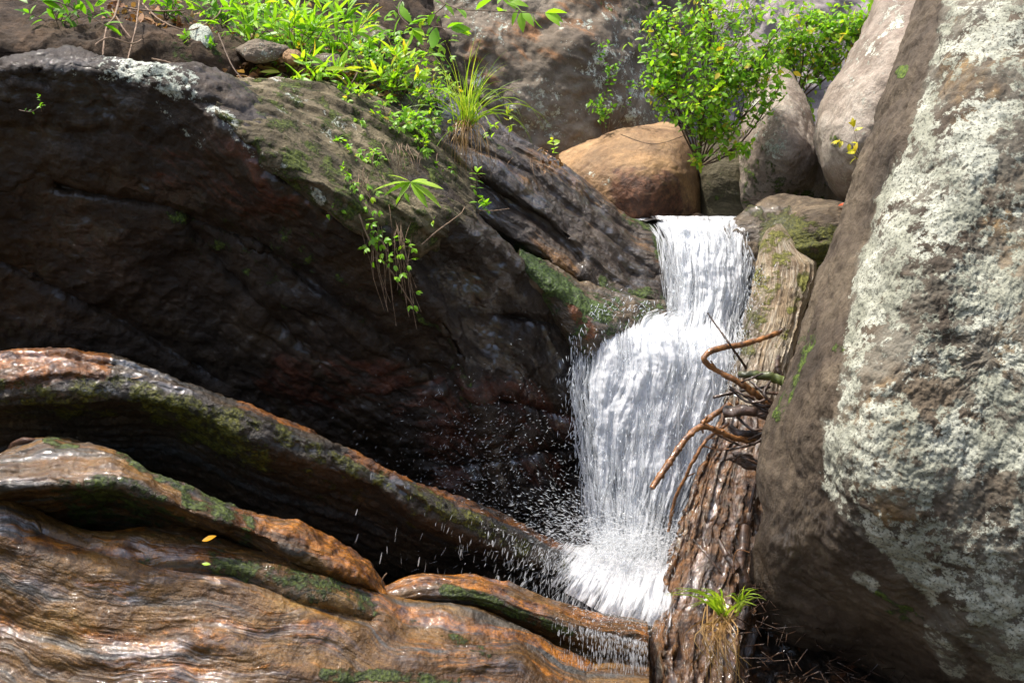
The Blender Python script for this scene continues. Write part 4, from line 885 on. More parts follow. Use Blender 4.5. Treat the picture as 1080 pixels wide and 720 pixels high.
def creek_grass():
    b = P(762, 648, 3.72); e = empty('grass_tuft', b, 'small green and straw coloured grass clump drooping over the soaked log', 'grass tuft'); g = MB(); s = MB()
    for (x, y, k) in [(712, 622, 1), (730, 626, 1), (735, 632, 1), (745, 625, 2), (757, 622, 1), (728, 640, 1), (750, 632, 2), (738, 618, 1), (796, 640, 1), (700, 628, 1)]:
        for j in range(k+1):
            t = P(x+random.uniform(-3, 3), y+random.uniform(-3, 3), 3.6); st = b+rng.normal(size=3)*.012
            mid = (st+t)/2+np.array([0, -.03, .05]); pts = spline([st, mid, t], 10)
            side = np.cross(np.gradient(pts, axis=0), [0, -1, .3]); side /= np.linalg.norm(side, axis=1)[:, None]; w = .0035*(1-np.linspace(0, 1, 10)**2*.9)
            V = np.stack([pts-side*w[:, None], pts+side*w[:, None]], 1).reshape(-1, 3); g.add(V, [[2*q, 2*q+1, 2*q+3, 2*q+2] for q in range(9)], None, random.gauss(.55, .15))
    for k in range(46):
        x = random.gauss(762, 16); y = random.uniform(672, 725); t = P(x, y, 3.62+random.uniform(-.05, .05)); st = b+rng.normal(size=3)*[.03, .02, .02]
        mid = P(random.gauss((x+755)/2, 10), (y+650)/2-6, 3.58); pts = spline([st, mid, t], 10)
        side = np.cross(np.gradient(pts, axis=0), [0, -1, .3]); side /= np.linalg.norm(side, axis=1)[:, None]+1e-9; w = .0022*(1-np.linspace(0, 1, 10)**2*.8)
        V = np.stack([pts-side*w[:, None], pts+side*w[:, None]], 1).reshape(-1, 3); s.add(V, [[2*q, 2*q+1, 2*q+3, 2*q+2] for q in range(9)], None, random.gauss(.6, .25))
    g.build('foliage', GRASS, e); s.build('dead_blades', STRAW, e)
creek_grass()
for (x, y, tx, ty) in [(777, 640, 778, 608), (782, 645, 790, 606)]:
    pass
m_ = MB()
for k in range(16): blade(m_, P(778+random.uniform(-6, 6), 640+random.uniform(-6, 10), 3.78), np.array([random.gauss(.05, .3), -.2, 1]), random.uniform(.06, .14), .007, 1.2, random.gauss(.6, .2))
tag(m_.build('grass_tuft', GRASS), 'short green grass sprig between the soaked log and the big boulder', 'grass tuft')

# ------------------------------------------------------------ roots and twigs
def stick(name, pts, r0, r1, mat, label, cat, group=None, knots=2, sides=9):
    r0 *= .82; r1 *= .82
    knots = 0 if name == 'driftwood' else knots
    mb = MB(); tube(mb, [P(*p) for p in pts], r0, r1, sides, n=max(24, len(pts)*10), rough=.0014*min(1, r0/.006), knots=knots)
    v = mb.V[0]; k = (1.0 if name == 'driftwood' else .35)*max(r0, r1); sc = (.2 if name == 'driftwood' else .45)/max(r0, r1)
    for _ in range(0 if name in ('driftwood', 'root') or len(pts) < 5 else 3):      # broken side spurs
        i = random.randint(1, len(pts)-2); a_ = P(*pts[i]); tube(mb, [a_, a_+np.array([random.gauss(0, .03), -.01, random.gauss(.02, .03)])], r0*.55, r0*.3, 6, n=4)
    mb.V[0] = v+np.stack([fbm(v*sc+q, 4) for q in (0, 31, 67)], -1)*k*1.6
    return tag(mb.build(name, mat), label, cat, group)
G1 = 'driftwood caught between log and boulder'
px = 1/F
S = lambda p, d: p*px*d
stick('stick', [(824, 349, 4.25), (807, 356, 4.2), (784, 363, 4.15), (759, 367, 4.1), (745, 374, 4.08), (744, 382, 4.08), (757, 391, 4.1), (779, 403, 4.1), (795, 414, 4.12), (814, 430, 4.15)], .013, .017, STICK, 'hooked orange stick that bends back on itself, topmost of the driftwood', 'stick', G1, 4, 10)
stick('stick', [(746, 330, 4.2), (759, 348, 4.15), (769, 362, 4.06), (787, 388, 4.15)], .004, .007, STICKD, 'thin black twig crossing behind the hooked orange stick', 'twig', G1)
stick('stick', [(806, 464, 4.15), (779, 463, 4.1), (759, 455, 4.05), (740, 450, 4.02), (724, 462, 3.98), (707, 486, 3.94), (688, 514, 3.9)], .016, .015, STICK, 'thick bent orange branch poking out furthest over the water', 'stick', G1, 5, 10)
stick('stick', [(770, 426, 4.15), (752, 438, 4.1), (740, 447, 4.08)], .014, .013, STICK, 'short orange piece above the thick bent branch', 'stick', G1)
stick('stick', [(768, 446, 4.12), (747, 462, 4.1), (732, 484, 4.1), (723, 503, 4.12), (712, 526, 4.15), (705, 560, 4.2)], .009, .008, STICK, 'long slender orange stick slanting down to the foot of the fall', 'stick', G1)
stick('driftwood', [(764, 434, 4.12), (785, 432, 4.08), (818, 440, 4.1)], .026, .036, STICKD, 'stout rotten stub jammed against the boulder', 'driftwood', G1, 4, 12)
stick('stick', [(752, 419, 4.2), (787, 411, 4.18), (812, 408, 4.2)], .008, .009, STICKD, 'straight dark stick below the hooked orange one', 'stick', G1)
stick('driftwood', [(781, 394, 4.2), (800, 396, 4.15), (826, 402, 4.15)], .016, .024, simple('mossy_driftwood', (.02, .02, .008), (.10, .13, .02), 12, .6, .3), 'green mossed driftwood under the hooked orange stick', 'driftwood', G1, 3, 10)
stick('driftwood', [(770, 450, 4.16), (785, 458, 4.12), (812, 462, 4.12)], .016, .024, STICKD, 'dark driftwood just under the rotten stub', 'driftwood', G1, 4, 10)
stick('driftwood', [(763, 482, 4.2), (782, 484, 4.16), (806, 490, 4.14)], .020, .034, STICKD, 'lowest black chunk of driftwood', 'driftwood', G1, 4, 12)
stick('stick', [(821, 376, 4.2), (820, 388, 4.15), (826, 402, 4.15)], .012, .016, STICKD, 'upright dark stub beside the boulder edge', 'stick', G1)
stick('stick', [(812, 402, 4.1), (806, 415, 4.05), (815, 425, 4.05)], .007, .008, STICKD, 'short curved dark stick between mossed driftwood and boulder', 'stick', G1)
stick('stick', [(812, 446, 4.15), (790, 470, 4.12), (764, 462, 4.1), (748, 452, 4.08)], .006, .004, STICKD, 'thin dark crooked stick over the rotten stub', 'stick', G1)
stick('stick', [(815, 470, 4.15), (800, 500, 4.12), (790, 540, 4.1)], .010, .007, STICKD, 'dark stick hanging down from the driftwood along the boulder', 'stick', G1)
stick('stick', [(770, 410, 4.12), (790, 424, 4.08), (812, 420, 4.05)], .007, .006, STICKD, 'dark crooked stick between hooked orange stick and rotten stub', 'stick', G1)
for k in range(14):
    x = random.uniform(765, 800); y = random.uniform(392, 492); a = random.gauss(.1, .5); L = random.uniform(18, 42)
    stick('twig', [(x, y, 4.12), (x+L*.5, y+L*.5*a+random.gauss(0, 4), 4.07), (x+L, y+L*a, 4.08)], random.uniform(.004, .010), random.uniform(.004, .009), STICKD, 'thin dark twig packed into the driftwood jam beside the boulder', 'twig', 'dark twigs packed in the driftwood jam')
stick('twig', [(742, 470, 4.1), (760, 474, 4.1), (790, 470, 4.1)], .004, .003, STICK, 'fine orange twig under the thick bent branch', 'twig', G1)
stick('twig', [(731, 568, 4.0), (748, 588, 3.92), (762, 606, 3.9)], .0035, .005, STICKD, 'thin dark twig lying on the soaked log', 'twig')
stick('twig', [(775, 603, 3.85), (774, 590, 3.82), (778, 580, 3.8), (790, 582, 3.8)], .003, .002, STICK, 'fine orange twig curling above the creek grass', 'twig')
stick('driftwood', [(758, 568, 3.95), (768, 585, 3.9), (776, 600, 3.88)], .010, .020, STICKD, 'black pointed splinter on the soaked log', 'driftwood', None, 2, 10)
stick('driftwood', [(790, 556, 4.0), (782, 590, 3.92), (788, 625, 3.9), (780, 660, 3.88)], .024, .03, STICKD, 'dark rotten wood wedged between soaked log and boulder foot', 'driftwood', None, 4, 12)
stick('twig', [(406, 622, 3.56), (403, 612, 3.55), (408, 604, 3.54)], .0035, .0025, ROOT, 'tiny tan twig standing where the middle ledge ends', 'twig')
stick('twig', [(782, 212, 5.75), (800, 211, 5.6), (815, 215, 5.5)], .004, .004, TWIG, 'short twig at the foot of the pale upright boulder', 'twig')
stick('twig', [(445, 258, 4.0), (462, 243, 4.02), (485, 226, 4.1), (490, 218, 4.15)], .0035, .002, ROOT, 'bare thin twig crossing the shiny edge of the dark boulder', 'twig')
stick('twig', [(506, 222, 4.3), (522, 222, 4.28), (537, 220, 4.3)], .0025, .0012, ROOT, 'fine twig beside the upright sprout', 'twig')
stick('twig', [(655, 142, 5.65), (690, 152, 5.6), (730, 140, 5.6)], .003, .002, TWIG, 'thin twig lying over the orange boulder', 'twig')
for pts, lab in [([(128, -15, 4.7), (122, 15, 4.55), (112, 30, 4.4), (108, 62, 4.2)], 'thick reddish root beside the top left corner'),
                 ([(148, -10, 4.8), (144, 25, 4.5), (138, 50, 4.3), (134, 66, 4.15)], 'pale upright root dropping to the boulder rim'),
                 ([(100, 48, 4.2), (115, 40, 4.25), (138, 46, 4.3), (150, 42, 4.4)], 'reddish root running across the other roots'),
                 ([(150, 4, 4.8), (170, 22, 4.6), (200, 32, 4.6), (228, 18, 4.8), (234, 6, 5)], 'pale looping vine over the soil'),
                 ([(130, 8, 4.7), (165, 12, 4.7), (205, 10, 4.9)], 'straight pale root along the top edge'),
                 ([(118, 10, 4.6), (130, 30, 4.45), (138, 40, 4.4)], 'short thin root between the reddish and pale ones'),
                 ([(230, 35, 4.7), (245, 70, 4.5), (262, 90, 4.4)], 'dark thin stem leaning over the dead leaves'),
                 ([(345, 25, 5.0), (325, 60, 4.8), (315, 90, 4.6)], 'dark stem among the narrow leaved plants'),
                 ([(358, 40, 5.0), (378, 70, 4.8), (362, 100, 4.6)], 'dark woody stem behind the lobed clumps'),
                 ([(160, 62, 4.3), (190, 70, 4.3), (232, 92, 4.3), (245, 98, 4.3)], 'long tan twig along the top of the boulder')]:
    stick('root', pts, .0075 if 'thick' in lab else .005, .003, ROOT if 'dark' not in lab else TWIG, lab, 'root', 'roots and bare stems on the bank')
# hanging root threads
mb = MB()
for k in range(90):
    c = random.choice([(375, 185, 60), (405, 150, 45), (430, 155, 30), (392, 225, 75), (415, 240, 90), (500, 150, 40), (560, 165, 30)])
    x, y, L = c[0]+random.gauss(0, 12), c[1]+random.gauss(0, 6), c[2]*random.uniform(.5, 1.1); d = {500: 4.62, 560: 4.85}.get(c[0], 4.02)
    tube(mb, [P(x, y, d+.03), P(x+random.gauss(2, 4), y+L*.4, d-.02), P(x+random.gauss(8, 6), y+L, d+.03)], .0016, .0008, 4, n=8, rough=.0015)
tag(mb.build('root_threads', ROOT), 'fine pale root threads hanging over the rock rim', 'roots', None, 'stuff')
stick('root', [(362, 150, 4.3), (372, 200, 4.02), (388, 250, 3.98), (415, 290, 4.05), (440, 330, 4.12)], .006, .003, ROOT, 'long root running down the dark face to the lone leaf pair', 'root')

# ------------------------------------------------------------ loose stones and single leaves
stones = [((212, 45), 16, 26, 4.62, 'pale green lichened stone standing in the soil', PALE, .9), ((272, 52), 30, 13, 4.62, 'flat grey stone among the dead leaves on the bank', CLIFF, .15), ((308, 60), 8, 7, 4.6, 'small round tan pebble on the bank', ORANGE, 0),
          ((345, 66), 16, 9, 4.75, 'grey stone half hidden under the narrow leaved plants', CLIFF, .2), ((290, 92), 26, 9, 4.42, 'pale flat stone lying at the edge of the tan ledge', PALE, .5), ((395, 40), 20, 14, 5.5, 'dim brown stone deep in the undergrowth', CLIFF, .2)]
for (cx, cy), rx, ry, d, lab, mt, li in stones:
    o_ = [(cx+rx*math.cos(a)*random.uniform(.7, 1.15), cy+ry*math.sin(a)*random.uniform(.7, 1.15)) for a in np.linspace(0, 6.28, 9)[:-1]]
    tag(boulder('stone', o_, [(cx-rx, cy, d+.03), (cx+rx, cy, d+.03), (cx, cy-ry, d+.03), (cx, cy+ry, d), (cx, cy, d-.05)], .05, .15, mt, 110, 34, sup=3.5, disp=D_ISO(.022)+[('iso', (30,)*3, .006, 3, True)], paints=[('lichen', 'all', li), ('moss', 'all', .2)]), lab, 'stone', 'stones on the bank')
def one_leaf(x, y, d, L, dirv, mat, tint, label, wr=.6):
    mb = MB(); leaf(mb, P(x, y, d), np.array(dirv, float), np.array([0.1, -.5, 1.0]), L, wr, tint, -.25, .35)
    tag(mb.build('fallen_leaf', mat), label, 'leaf')
one_leaf(133, 396, 3.60, .06, (1, 0, -.25), DRYL, .95, 'curled tan leaf stuck on top of the upper ledge', .6)
one_leaf(213, 570, 3.26, .05, (1, 0, .15), leafmat('orange_leaf', [(0, (.5, .22, .01)), (1, (.75, .38, .02))]), .7, 'orange leaf lying under the middle ledge', .5)
one_leaf(213, 594, 3.18, .03, (1, -.2, -.2), LEAF, .8, 'small green leaf on the wet banded slab', .5)
one_leaf(884, 217, 5.05, .05, (1, 0, .1), leafmat('red_leaf', [(0, (.4, .05, .01)), (1, (.6, .1, .02))]), .7, 'red leaf on the mossy rock by the big boulder', .5)
mb = MB()
for k in range(30): leaf(mb, P(random.gauss(575, 8), random.gauss(172, 6), 5.0), rng.normal(size=3), NRM(.6), .035, .6, random.random(), .2, .3)
tag(mb.build('leaf_litter', DRYL), 'pocket of brown dead leaves on the ridge crest near the orange boulder', 'dead leaves', None, 'stuff')
mb = MB()
for k in range(240):
    tube(mb, [P(x:=random.uniform(770, 960), y:=random.uniform(610, 730), 3.95-(y-610)*.0015), P(x+random.gauss(0, 14), y+random.gauss(6, 8), 3.85-(y-610)*.0015)], .003, .001, 4, n=4)
tag(mb.build('debris', STICKD), 'wet needles and bark scraps in the hollow under the boulder', 'debris', None, 'stuff')

# ------------------------------------------------------------ water
def watermat(name, sc=(40, 4), thr=0.5, soft=.25):
    t = NT(name); fl = t.attr('flow', 'Vector'); de = t.attr('dens', 'Fac')
    n = t.noise(t.map(fl, (sc[0], sc[1], 1)), 1, 6, .6, .3); n2 = t.noise(t.map(fl, (sc[0]*3.2, sc[1]*2.2, 1)), 1, 5, .6); n3 = t.noise(t.map(fl, (sc[0]*.35, sc[1]*.8, 1)), 1, 3, .5)
    v = t.math('ADD', t.math('MULTIPLY', n, .45), t.math('ADD', t.math('MULTIPLY', n2, .3), t.math('MULTIPLY', n3, .25)))
    al = t.step(t.math('ADD', t.math('MULTIPLY', t.math('SUBTRACT', v, .5), 2.6), de), thr-soft, thr+soft)
    h = t.math('ADD', n, t.math('MULTIPLY', n2, .5))
    bp = t.node('Bump', {'Height': h, 'Strength': .7, 'Distance': .02})
    col = t.ramp(v, [(.34, (.70, .74, .78)), (.42, (.93, .94, .95)), (.50, (.97, .97, .98))])
    b = t.node('BsdfPrincipled', {'Base Color': col, 'Roughness': .35, 'Normal': bp.outputs[0], 'Specular IOR Level': .5})
    tr = t.node('BsdfTranslucent', {'Color': (.85, .9, .95, 1)})
    w = t.node('MixShader', {0: .5, 1: b.outputs[0], 2: tr.outputs[0]})
    return t.surf(t.node('MixShader', {0: al, 1: t.node('BsdfTransparent').outputs[0], 2: w.outputs[0]}).outputs[0])
FOAM = watermat('white_water', (70, 4.5)); THIN = watermat('thin_water', (60, 3.5), .55, .16)
def sheet(name, ys, L, Rr, D, nu, nv, mat, densf, amp=.03, bulge=.05, seed=0.0, parent=None):
    """falling water: y runs down, left/right edges and depth per height"""
    y = np.linspace(ys[0], ys[1], nv); u = np.linspace(0, 1, nu); xl = pchip(L, y); xr = pchip(Rr, y); dm = pchip(D, y)
    X = xl[:, None]+(xr-xl)[:, None]*u[None]; Y = y[:, None]+0*X
    Dp = dm[:, None]-bulge*(1-(2*u[None]-1)**2)
    V = P(X, Y, Dp); T = np.concatenate([[0], np.cumsum(np.linalg.norm(np.diff(V, axis=0), axis=2).mean(1))])
    wid = (u[None]-.5)*((xr-xl)/F*dm)[:, None]*.35+(u[None]-.5)*.35
    fl = np.stack([wid+seed, T[:, None]+0*X, 0*X+seed*3], -1).reshape(-1, 3); V = V.reshape(-1, 3); q = grid_quads(nv, nu)
    fl[:, 0] += fbm(V*2.5+seed, 3)*.05
    n = fbm(fl*np.array([26, 3.0, 1]), 4)*amp+fbm(fl*np.array([8, 2.2, 1])+9, 3)*amp*1.6+fbm(V*14+seed, 3)*amp*.5
    V = V+np.array([0, -1, .25])*n[:, None]
    U = np.broadcast_to(u[None], X.shape).ravel(); YY = Y.ravel()
    dens = densf(X.ravel(), YY, U)
    return link_mesh(name, V, [q], mat, parent, {'dens': dens, 'flow': fl}, origin=False)
e_f = lambda u, w: smooth(0, w, u)*smooth(0, w, 1-u)
wf = bpy.data.objects.new('waterfall', None); COL.objects.link(wf); tag(wf, 'white waterfall tumbling between the streaked ridge and the leaning log', 'waterfall')
UL = [(228, 676), (240, 688), (255, 696), (280, 700), (320, 703), (350, 700), (380, 690), (420, 680)]; UR = [(228, 806), (245, 800), (270, 797), (300, 793), (340, 784), (380, 776), (420, 768)]
UD = [(228, 5.35), (240, 5.25), (260, 5.16), (320, 5.05), (380, 4.9), (420, 4.85)]
dU = lambda X, Y, U: fbm(np.stack([X*.05, Y*.02, X*0+7], -1), 4)*.45+.92*e_f(U, .16)-.18*(1-smooth(228, 252, Y))-.35*smooth(385, 420, Y)
sheet('chute', (228, 420), UL, UR, UD, 160, 200, FOAM, dU, .022, .06, 0, wf)
sheet('chute', (232, 420), UL, UR, add([(a, b) for a, b in UD], -.05), 160, 200, THIN, lambda X, Y, U: .0+.75*e_f(U, .2)-.1, .045, .09, 3.7, wf)
LL = [(326, 650), (334, 622), (345, 610), (380, 610), (405, 607), (440, 611), (480, 616), (540, 622), (580, 632), (640, 640)]
LR = [(326, 780), (380, 784), (420, 775), (450, 764), (500, 748), (560, 724), (600, 708), (640, 694)]
LD = [(326, 4.98), (340, 4.86), (360, 4.74), (420, 4.68), (520, 4.62), (600, 4.5), (640, 4.4)]
def dL(X, Y, U):
    d = .0+1.05*smooth(0, .14, U)*smooth(0, .14, 1-U)-.7*smooth(690, 730, X)*(1-smooth(330, 385, Y))
    d -= .30*np.exp(-(((X-735)/16)**2+((Y-520)/50)**2)) + .34*np.exp(-(((X-655)/16)**2+((Y-520)/28)**2))+.20*np.exp(-(((X-722)/22)**2+((Y-402)/22)**2))+.22*np.exp(-(((X-668)/10)**2+((Y-470)/18)**2))
    d -= .25*np.exp(-(((X-700)/20)**2+((Y-560)/26)**2))
    d = d+fbm(np.stack([X*.035, Y*.018, X*0+4], -1), 4)*.5
    return d-.30*smooth(470, 560, Y)-.35*smooth(590, 640, Y)-.5*(1-smooth(328, 350, Y+fbm(np.stack([X*.05, Y*.0, X*0], -1), 3)*22))
sheet('curtain', (326, 640), LL, LR, LD, 240, 300, FOAM, dL, .026, .06, 1.3, wf)
sheet('curtain', (326, 640), LL, LR, [(a, b-.05) for a, b in LD], 240, 300, THIN, lambda X, Y, U: dL(X, Y, U)-.2, .04, .09, 5.9, wf)
sheet('side_jet', (318, 350), [(318, 612), (350, 608)], [(318, 668), (350, 700)], [(318, 4.9), (350, 4.75)], 80, 40, FOAM, lambda X, Y, U: .1+.6*e_f(U, .3)*smooth(318, 326, Y), .02, .03, 7, wf)
sheet('side_jet', (400, 425), [(400, 600), (425, 598)], [(400, 640), (425, 640)], [(400, 4.7), (425, 4.68)], 50, 30, FOAM, lambda X, Y, U: .05+.7*smooth(0, .5, U)*np.exp(-((Y-410)/8)**2), .02, .03, 8, wf)
# water landing on and shedding from the ledge
def fan_sheet(cx, cy, tips, name, mat, dens, seed, nu=150, nv=60):
    """water sheared off the ledge: from a top line to a bottom line"""
    top, bot = tips; u = np.linspace(0, 1, nu); v = np.linspace(0, 1, nv)
    a = spline(top, nu); b = spline(bot, nu); G = a[None]+(b-a)[None]*(v**.8)[:, None, None]
    G[..., 1] += 0; G[..., 2] -= .10*np.sin(v*math.pi)[:, None]
    V = P(G[..., 0], G[..., 1], G[..., 2]); wl = np.concatenate([[0], np.cumsum(np.linalg.norm(np.diff(V[0], axis=0), axis=1))])
    fl = np.stack([wl[None]+0*V[..., 0]+seed, v[:, None]*.5+0*V[..., 0], 0*V[..., 0]+seed], -1).reshape(-1, 3); V = V.reshape(-1, 3)
    V = V+np.array([0, -1, .2])*(fbm(fl*np.array([20, 3, 1]), 3)*.03)[:, None]
    U, VV = np.meshgrid(u, v); link_mesh(name, V, [grid_quads(nv, nu)], mat, wf, {'dens': dens(U.ravel(), VV.ravel()), 'flow': fl}, origin=False)
fan_sheet(0, 0, ([(590, 560, 4.30), (640, 566, 4.36), (690, 574, 4.36), (728, 580, 4.3)], [(545, 598, 4.15), (598, 626, 4.05), (650, 652, 3.98), (708, 662, 3.95)]), 'splash', THIN, lambda U, V: (.36+.75*smooth(0, .4, U)-.5*V)*smooth(0, .25, V), 11)
fan_sheet(0, 0, ([(520, 548, 4.02), (580, 566, 4.08), (640, 580, 4.16), (716, 590, 4.2)], [(470, 612, 3.95), (540, 636, 3.95), (610, 650, 3.96), (700, 656, 4.0)]), 'splash', THIN, lambda U, V: (.02+.62*U**1.3-.35*V)*smooth(0, .2, V), 31)
fan_sheet(0, 0, ([(560, 590, 4.1), (620, 604, 4.12), (680, 616, 4.12), (716, 622, 4.1)], [(560, 640, 3.66), (610, 656, 3.68), (655, 668, 3.70), (704, 682, 3.76)]), 'splash', THIN, lambda U, V: (.10+.42*U-.25*V)*smooth(0, .15, V), 12.5)
# strands and streaks of falling water
def streak_mesh(paths, rad):
    M, n, _ = paths.shape; tg = np.gradient(paths, axis=1); tg /= np.linalg.norm(tg, axis=2)[..., None]+1e-9
    a = np.cross(tg, np.array([.2, 1, .1])); a /= np.linalg.norm(a, axis=2)[..., None]+1e-9; b = np.cross(tg, a)
    prof = np.sin(np.linspace(.06, .94, n)*math.pi)**.7; V = []
    for k in range(3):
        th = k*2.0944; V.append(paths+(rad[:, None]*prof[None])[..., None]*(math.cos(th)*a+math.sin(th)*b))
    V = np.stack(V, 2); idx = np.arange(M*n*3).reshape(M, n, 3); Q = []
    for k in range(3): Q.append(np.stack([idx[:, :-1, k], idx[:, 1:, k], idx[:, 1:, (k+1) % 3], idx[:, :-1, (k+1) % 3]], -1).reshape(-1, 4))
    return V.reshape(-1, 3), np.concatenate(Q)
t = NT('water_strands'); b_ = t.node('BsdfPrincipled', {'Base Color': (.93, .95, .97, 1), 'Roughness': .3}); tl = t.node('BsdfTranslucent', {'Color': (.93, .95, .97, 1)})
STRAND = t.surf(t.node('MixShader', {0: .36, 1: t.node('BsdfTransparent').outputs[0], 2: t.node('MixShader', {0: .5, 1: b_.outputs[0], 2: tl.outputs[0]}).outputs[0]}).outputs[0])
def on_sheet(M, y0, y1, L, Rr, D, out, n=6, dy=(8, 34), edge=.015, bulge=.06, dens=None):
    y = rng.uniform(y0, y1, M*3); u = rng.uniform(-edge, 1+edge, M*3)
    u = np.where(rng.random(M*3) < .10, np.where(rng.random(M*3) < .5, -edge+abs(rng.normal(0, .05, M*3)), 1+edge-abs(rng.normal(0, .05, M*3))), u)
    if dens is not None:
        xl = pchip(L, y); xr = pchip(Rr, y); k = rng.random(M*3) < np.clip(dens(xl+(xr-xl)*u, y, np.clip(u, .12, .88))+.15, .05, 1); y, u = y[k][:M], u[k][:M]
    else: y, u = y[:M], u[:M]
    M = len(y); ln = rng.uniform(dy[0], dy[1], M); f = np.linspace(0, 1, n)
    Y = y[:, None]+ln[:, None]*f; du = rng.normal(0, .02, M)
    U = u[:, None]+du[:, None]*f; xl = pchip(L, Y.ravel()).reshape(Y.shape); xr = pchip(Rr, Y.ravel()).reshape(Y.shape); dm = pchip(D, Y.ravel()).reshape(Y.shape)
    dd = dm-bulge*(1-(2*np.clip(U, 0, 1)-1)**2)-rng.uniform(0, out, M)[:, None]
    return P(xl+(xr-xl)*U+rng.normal(0, 3.0, M)[:, None]+rng.normal(0, 2.5, M)[:, None]*f, Y, dd), np.exp(rng.normal(math.log(.0026), .6, M))
pp = []
pp.append(on_sheet(2400, 232, 400, UL, UR, UD, .07, dens=dU, dy=(8, 30)))
pp.append(on_sheet(5200, 332, 610, LL, LR, LD, .09, dens=dL, dy=(8, 36)))
paths = np.concatenate([p[0] for p in pp]); rad = np.concatenate([p[1] for p in pp]); V, Q = streak_mesh(paths, rad)
link_mesh('strands', V, [Q], STRAND, wf, {}, origin=False)
def arcs(M, ox, oy, od, vx, vy, vz, tt, dt, n=5):
    O = P(ox(M), oy(M), od(M)); v = np.stack([vx(M), vy(M), vz(M)], -1); t0 = tt(M); d = dt(M); f = np.linspace(0, 1, n)
    T = (t0[:, None]+d[:, None]*f)[..., None]
    return O[:, None]+v[:, None]*T+np.array([0, 0, -4.9])*T*T
U_ = lambda a, b: (lambda M: rng.uniform(a, b, M)); N_ = lambda m, sd: (lambda M: rng.normal(m, sd, M))
pa = [arcs(4200, U_(640, 722), N_(580, 14), U_(4.1, 4.35), lambda M: -abs(rng.normal(.3, .7, M)), N_(-.35, .35), lambda M: abs(rng.normal(.1, .4, M)), lambda M: abs(rng.normal(.07, .07, M)), U_(.006, .022)),
      arcs(2600, U_(640, 722), N_(572, 12), U_(4.15, 4.4), lambda M: -abs(rng.normal(.5, 1.1, M)), N_(-.35, .35), lambda M: abs(rng.normal(.25, .7, M)), lambda M: abs(rng.normal(.06, .09, M)), U_(.004, .018)),
      arcs(1500, U_(600, 700), N_(572, 14), U_(4.1, 4.3), lambda M: -abs(rng.normal(1.2, 1.0, M)), N_(-.3, .3), lambda M: rng.normal(.9, .7, M), lambda M: abs(rng.normal(.10, .09, M)), U_(.003, .010))]
xx = 712-abs(rng.normal(0, 85, 2600)); yy = pchip(A_L, xx)-4; ks = rng.random(2600)**1.3
O = P(xx, yy+0*xx, pchip(DA, xx)-rng.uniform(.02, .16, 2600)); T = (ks*.16+0.0)[:, None]+(rng.uniform(.006, .02, 2600)[:, None]*np.linspace(0, 1, 5)[None])
vx0 = rng.normal(-.35, .3, 2600); pa.append(O[:, None]+np.stack([vx0[:, None]*T, -.4*T, -1.0*T-4.9*T*T], -1))
xd = np.minimum(rng.normal(655, 30, 900), rng.uniform(668, 684, 900)); yd = pchip(D_L, xd)-3; O = P(xd, yd, pchip([(402, 3.56), (560, 3.60), (720, 3.74)], xd)-rng.uniform(0, .05, 900))
T = (rng.random(900)**1.4*.11)[:, None]+(rng.uniform(.006, .02, 900)[:, None]*np.linspace(0, 1, 5)[None])
pa.append(O[:, None]+np.stack([-.1*T, -.25*T, -.7*T-4.9*T*T], -1))
pa.append(arcs(700, U_(600, 706), lambda M: rng.uniform(640, 668, M), U_(3.62, 3.8), N_(-.3, .5), N_(-.3, .2), lambda M: abs(rng.normal(.4, .4, M)), lambda M: abs(rng.normal(.03, .03, M)), U_(.003, .012)))
paths = np.concatenate(pa); rad = np.exp(rng.normal(math.log(.0010), .6, len(paths))); V, Q = streak_mesh(paths, rad)
link_mesh('splash_strands', V, [Q], STRAND, wf, {}, origin=False)
# stream above the lip and runoff pool
t = NT('stream_water'); ob = t.node('TexCoord').outputs['Object']; nn_ = t.noise(ob, 14, 6, .6); bp = t.node('Bump', {'Height': nn_, 'Strength': .8, 'Distance': .03})
b_ = t.node('BsdfPrincipled', {'Base Color': t.mix(t.step(nn_, .5, .6), (.05, .04, .03), (.8, .83, .86)), 'Roughness': .08, 'Normal': bp.outputs[0]}); STREAM = t.surf(b_.outputs[0])
X, Y = np.meshgrid(np.linspace(0, 1, 80), np.linspace(0, 1, 40)); lipz = P(740, 232, 5.3)[2]
V = np.stack([.62+.95*X-.25*Y*0, 5.28+Y*1.3, lipz-.005+X*0], -1).reshape(-1, 3); V[:, 2] += fbm(V*6, 4)*.035
ws = link_mesh('water', V, [grid_quads(40, 80, flip=True)], STREAM, None, {}, origin=False); ws['kind'] = 'structure'

# flying drops: one countless spray
oct_ = np.array([[1, 0, 0], [-1, 0, 0], [0, 1, 0], [0, -1, 0], [0, 0, 1], [0, 0, -1]], float)
octf = np.array([[0, 2, 4], [2, 1, 4], [1, 3, 4], [3, 0, 4], [2, 0, 5], [1, 2, 5], [3, 1, 5], [0, 3, 5]])
def drops(mb, n, gen):
    for k in range(n):
        x, y, d, ang, L, w = gen(); dv = unit(RT*math.cos(ang)-UP*math.sin(ang)+FW*random.gauss(0, .2)); s = unit(np.cross(dv, FW)); c = np.cross(dv, s)
        v = P(x, y, d)+(oct_[:, :1]*dv*L+oct_[:, 1:2]*s*w+oct_[:, 2:]*c*w); mb.add(v, None, octf)
mb = MB(); DN = R(90)
def g_base():
    r = abs(random.gauss(0, 1)); a = random.uniform(R(100), R(260)); x = 640-90*r*abs(math.cos(a))*.8+random.gauss(0, 28); y = 560+random.gauss(0, 22)-r*18*random.random()
    ang = math.atan2(y-570, x-690)+random.gauss(0, .25); L = random.uniform(.001, .05**.5)**2*.25+.001; return x, y, random.uniform(4.0, 4.4), ang, L, random.uniform(.0004, .0012)
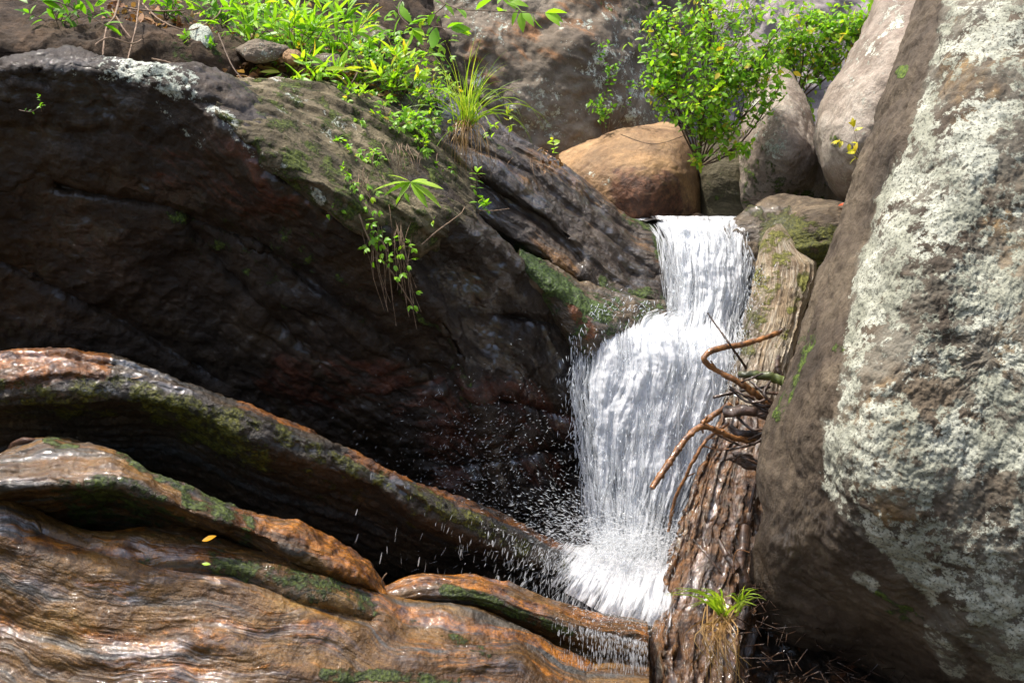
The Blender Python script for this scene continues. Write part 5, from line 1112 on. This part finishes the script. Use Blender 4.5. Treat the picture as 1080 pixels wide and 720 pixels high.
def g_fall():
    x = 705-abs(random.gauss(0, 75)); u = max(0, (x-500)/200); y = 560+u*40+random.uniform(0, 75)*(.6+.4*u); return x, y, random.uniform(3.9, 4.15), DN+R(25)*(1-u)+random.gauss(0, .12), random.uniform(.05, .14)**2+.001, random.uniform(.0004, .0012)
def g_dome():
    x = random.uniform(606, 716); y = float(pchip([(606, 352), (620, 338), (655, 322), (716, 338)], np.array([x]))[0])+random.gauss(0, 6); return x, y, 4.62, random.gauss(R(110), .7), random.uniform(.04, .13)**2, random.uniform(.0008, .0022)
def g_edge():
    y = random.uniform(340, 560); x = float(pchip(LL, np.array([y]))[0])-abs(random.gauss(0, 7)); return x, y, 4.6, DN+random.gauss(0, .15), random.uniform(.004, .02), random.uniform(.0008, .002)
def g_wide():
    x = random.gauss(520, 60); y = random.gauss(490, 45); return x, min(y, 590), random.uniform(4.1, 4.5), R(-35)+random.gauss(0, .7)+math.pi, random.uniform(.03, .10)**2, random.uniform(.0004, .0009)
def g_front():
    y = random.uniform(340, 600); a = float(pchip(LL, np.array([y]))[0]); b2 = float(pchip(LR, np.array([y]))[0]); return random.uniform(a, b2), y, 4.5, DN+random.gauss(0, .2), random.uniform(.006, .02), random.uniform(.001, .0022)
def g_top():
    y = random.uniform(240, 350); return random.uniform(698, 792), y, 4.95, DN+random.gauss(0, .15), random.uniform(.006, .018), random.uniform(.001, .0022)
def g_right():
    y = random.uniform(280, 420); x = float(pchip([(280, 795), (350, 775), (420, 760)], np.array([y]))[0])+abs(random.gauss(0, 9)); return x, y, 4.5, DN+random.gauss(0, .5), random.uniform(.002, .01), random.uniform(.0008, .0018)
for n, g in ((260, g_dome), (1800, g_base), (300, g_fall), (250, g_edge), (1200, g_wide), (700, g_front), (260, g_top), (260, g_right)): drops(mb, n, g)
for (x, y0, y1, n) in ((604, 350, 470, 16), (612, 352, 480, 14), (607, 420, 500, 12)):
    for k in range(n): drops(mb, 1, lambda: (x+random.gauss(0, 1), random.uniform(y0, y1), 4.6, DN, random.uniform(.01, .035), .0016))
t = NT('spray_water'); b_ = t.node('BsdfPrincipled', {'Base Color': (.85, .9, .94, 1), 'Roughness': .12, 'Specular IOR Level': .8}); tr = t.node('BsdfTransparent')
SPRAY = t.surf(t.node('MixShader', {0: .7, 1: tr.outputs[0], 2: b_.outputs[0]}).outputs[0])
tag(mb.build('spray', SPRAY), 'flying drops of water thrown out around the waterfall', 'water spray', None, 'stuff')
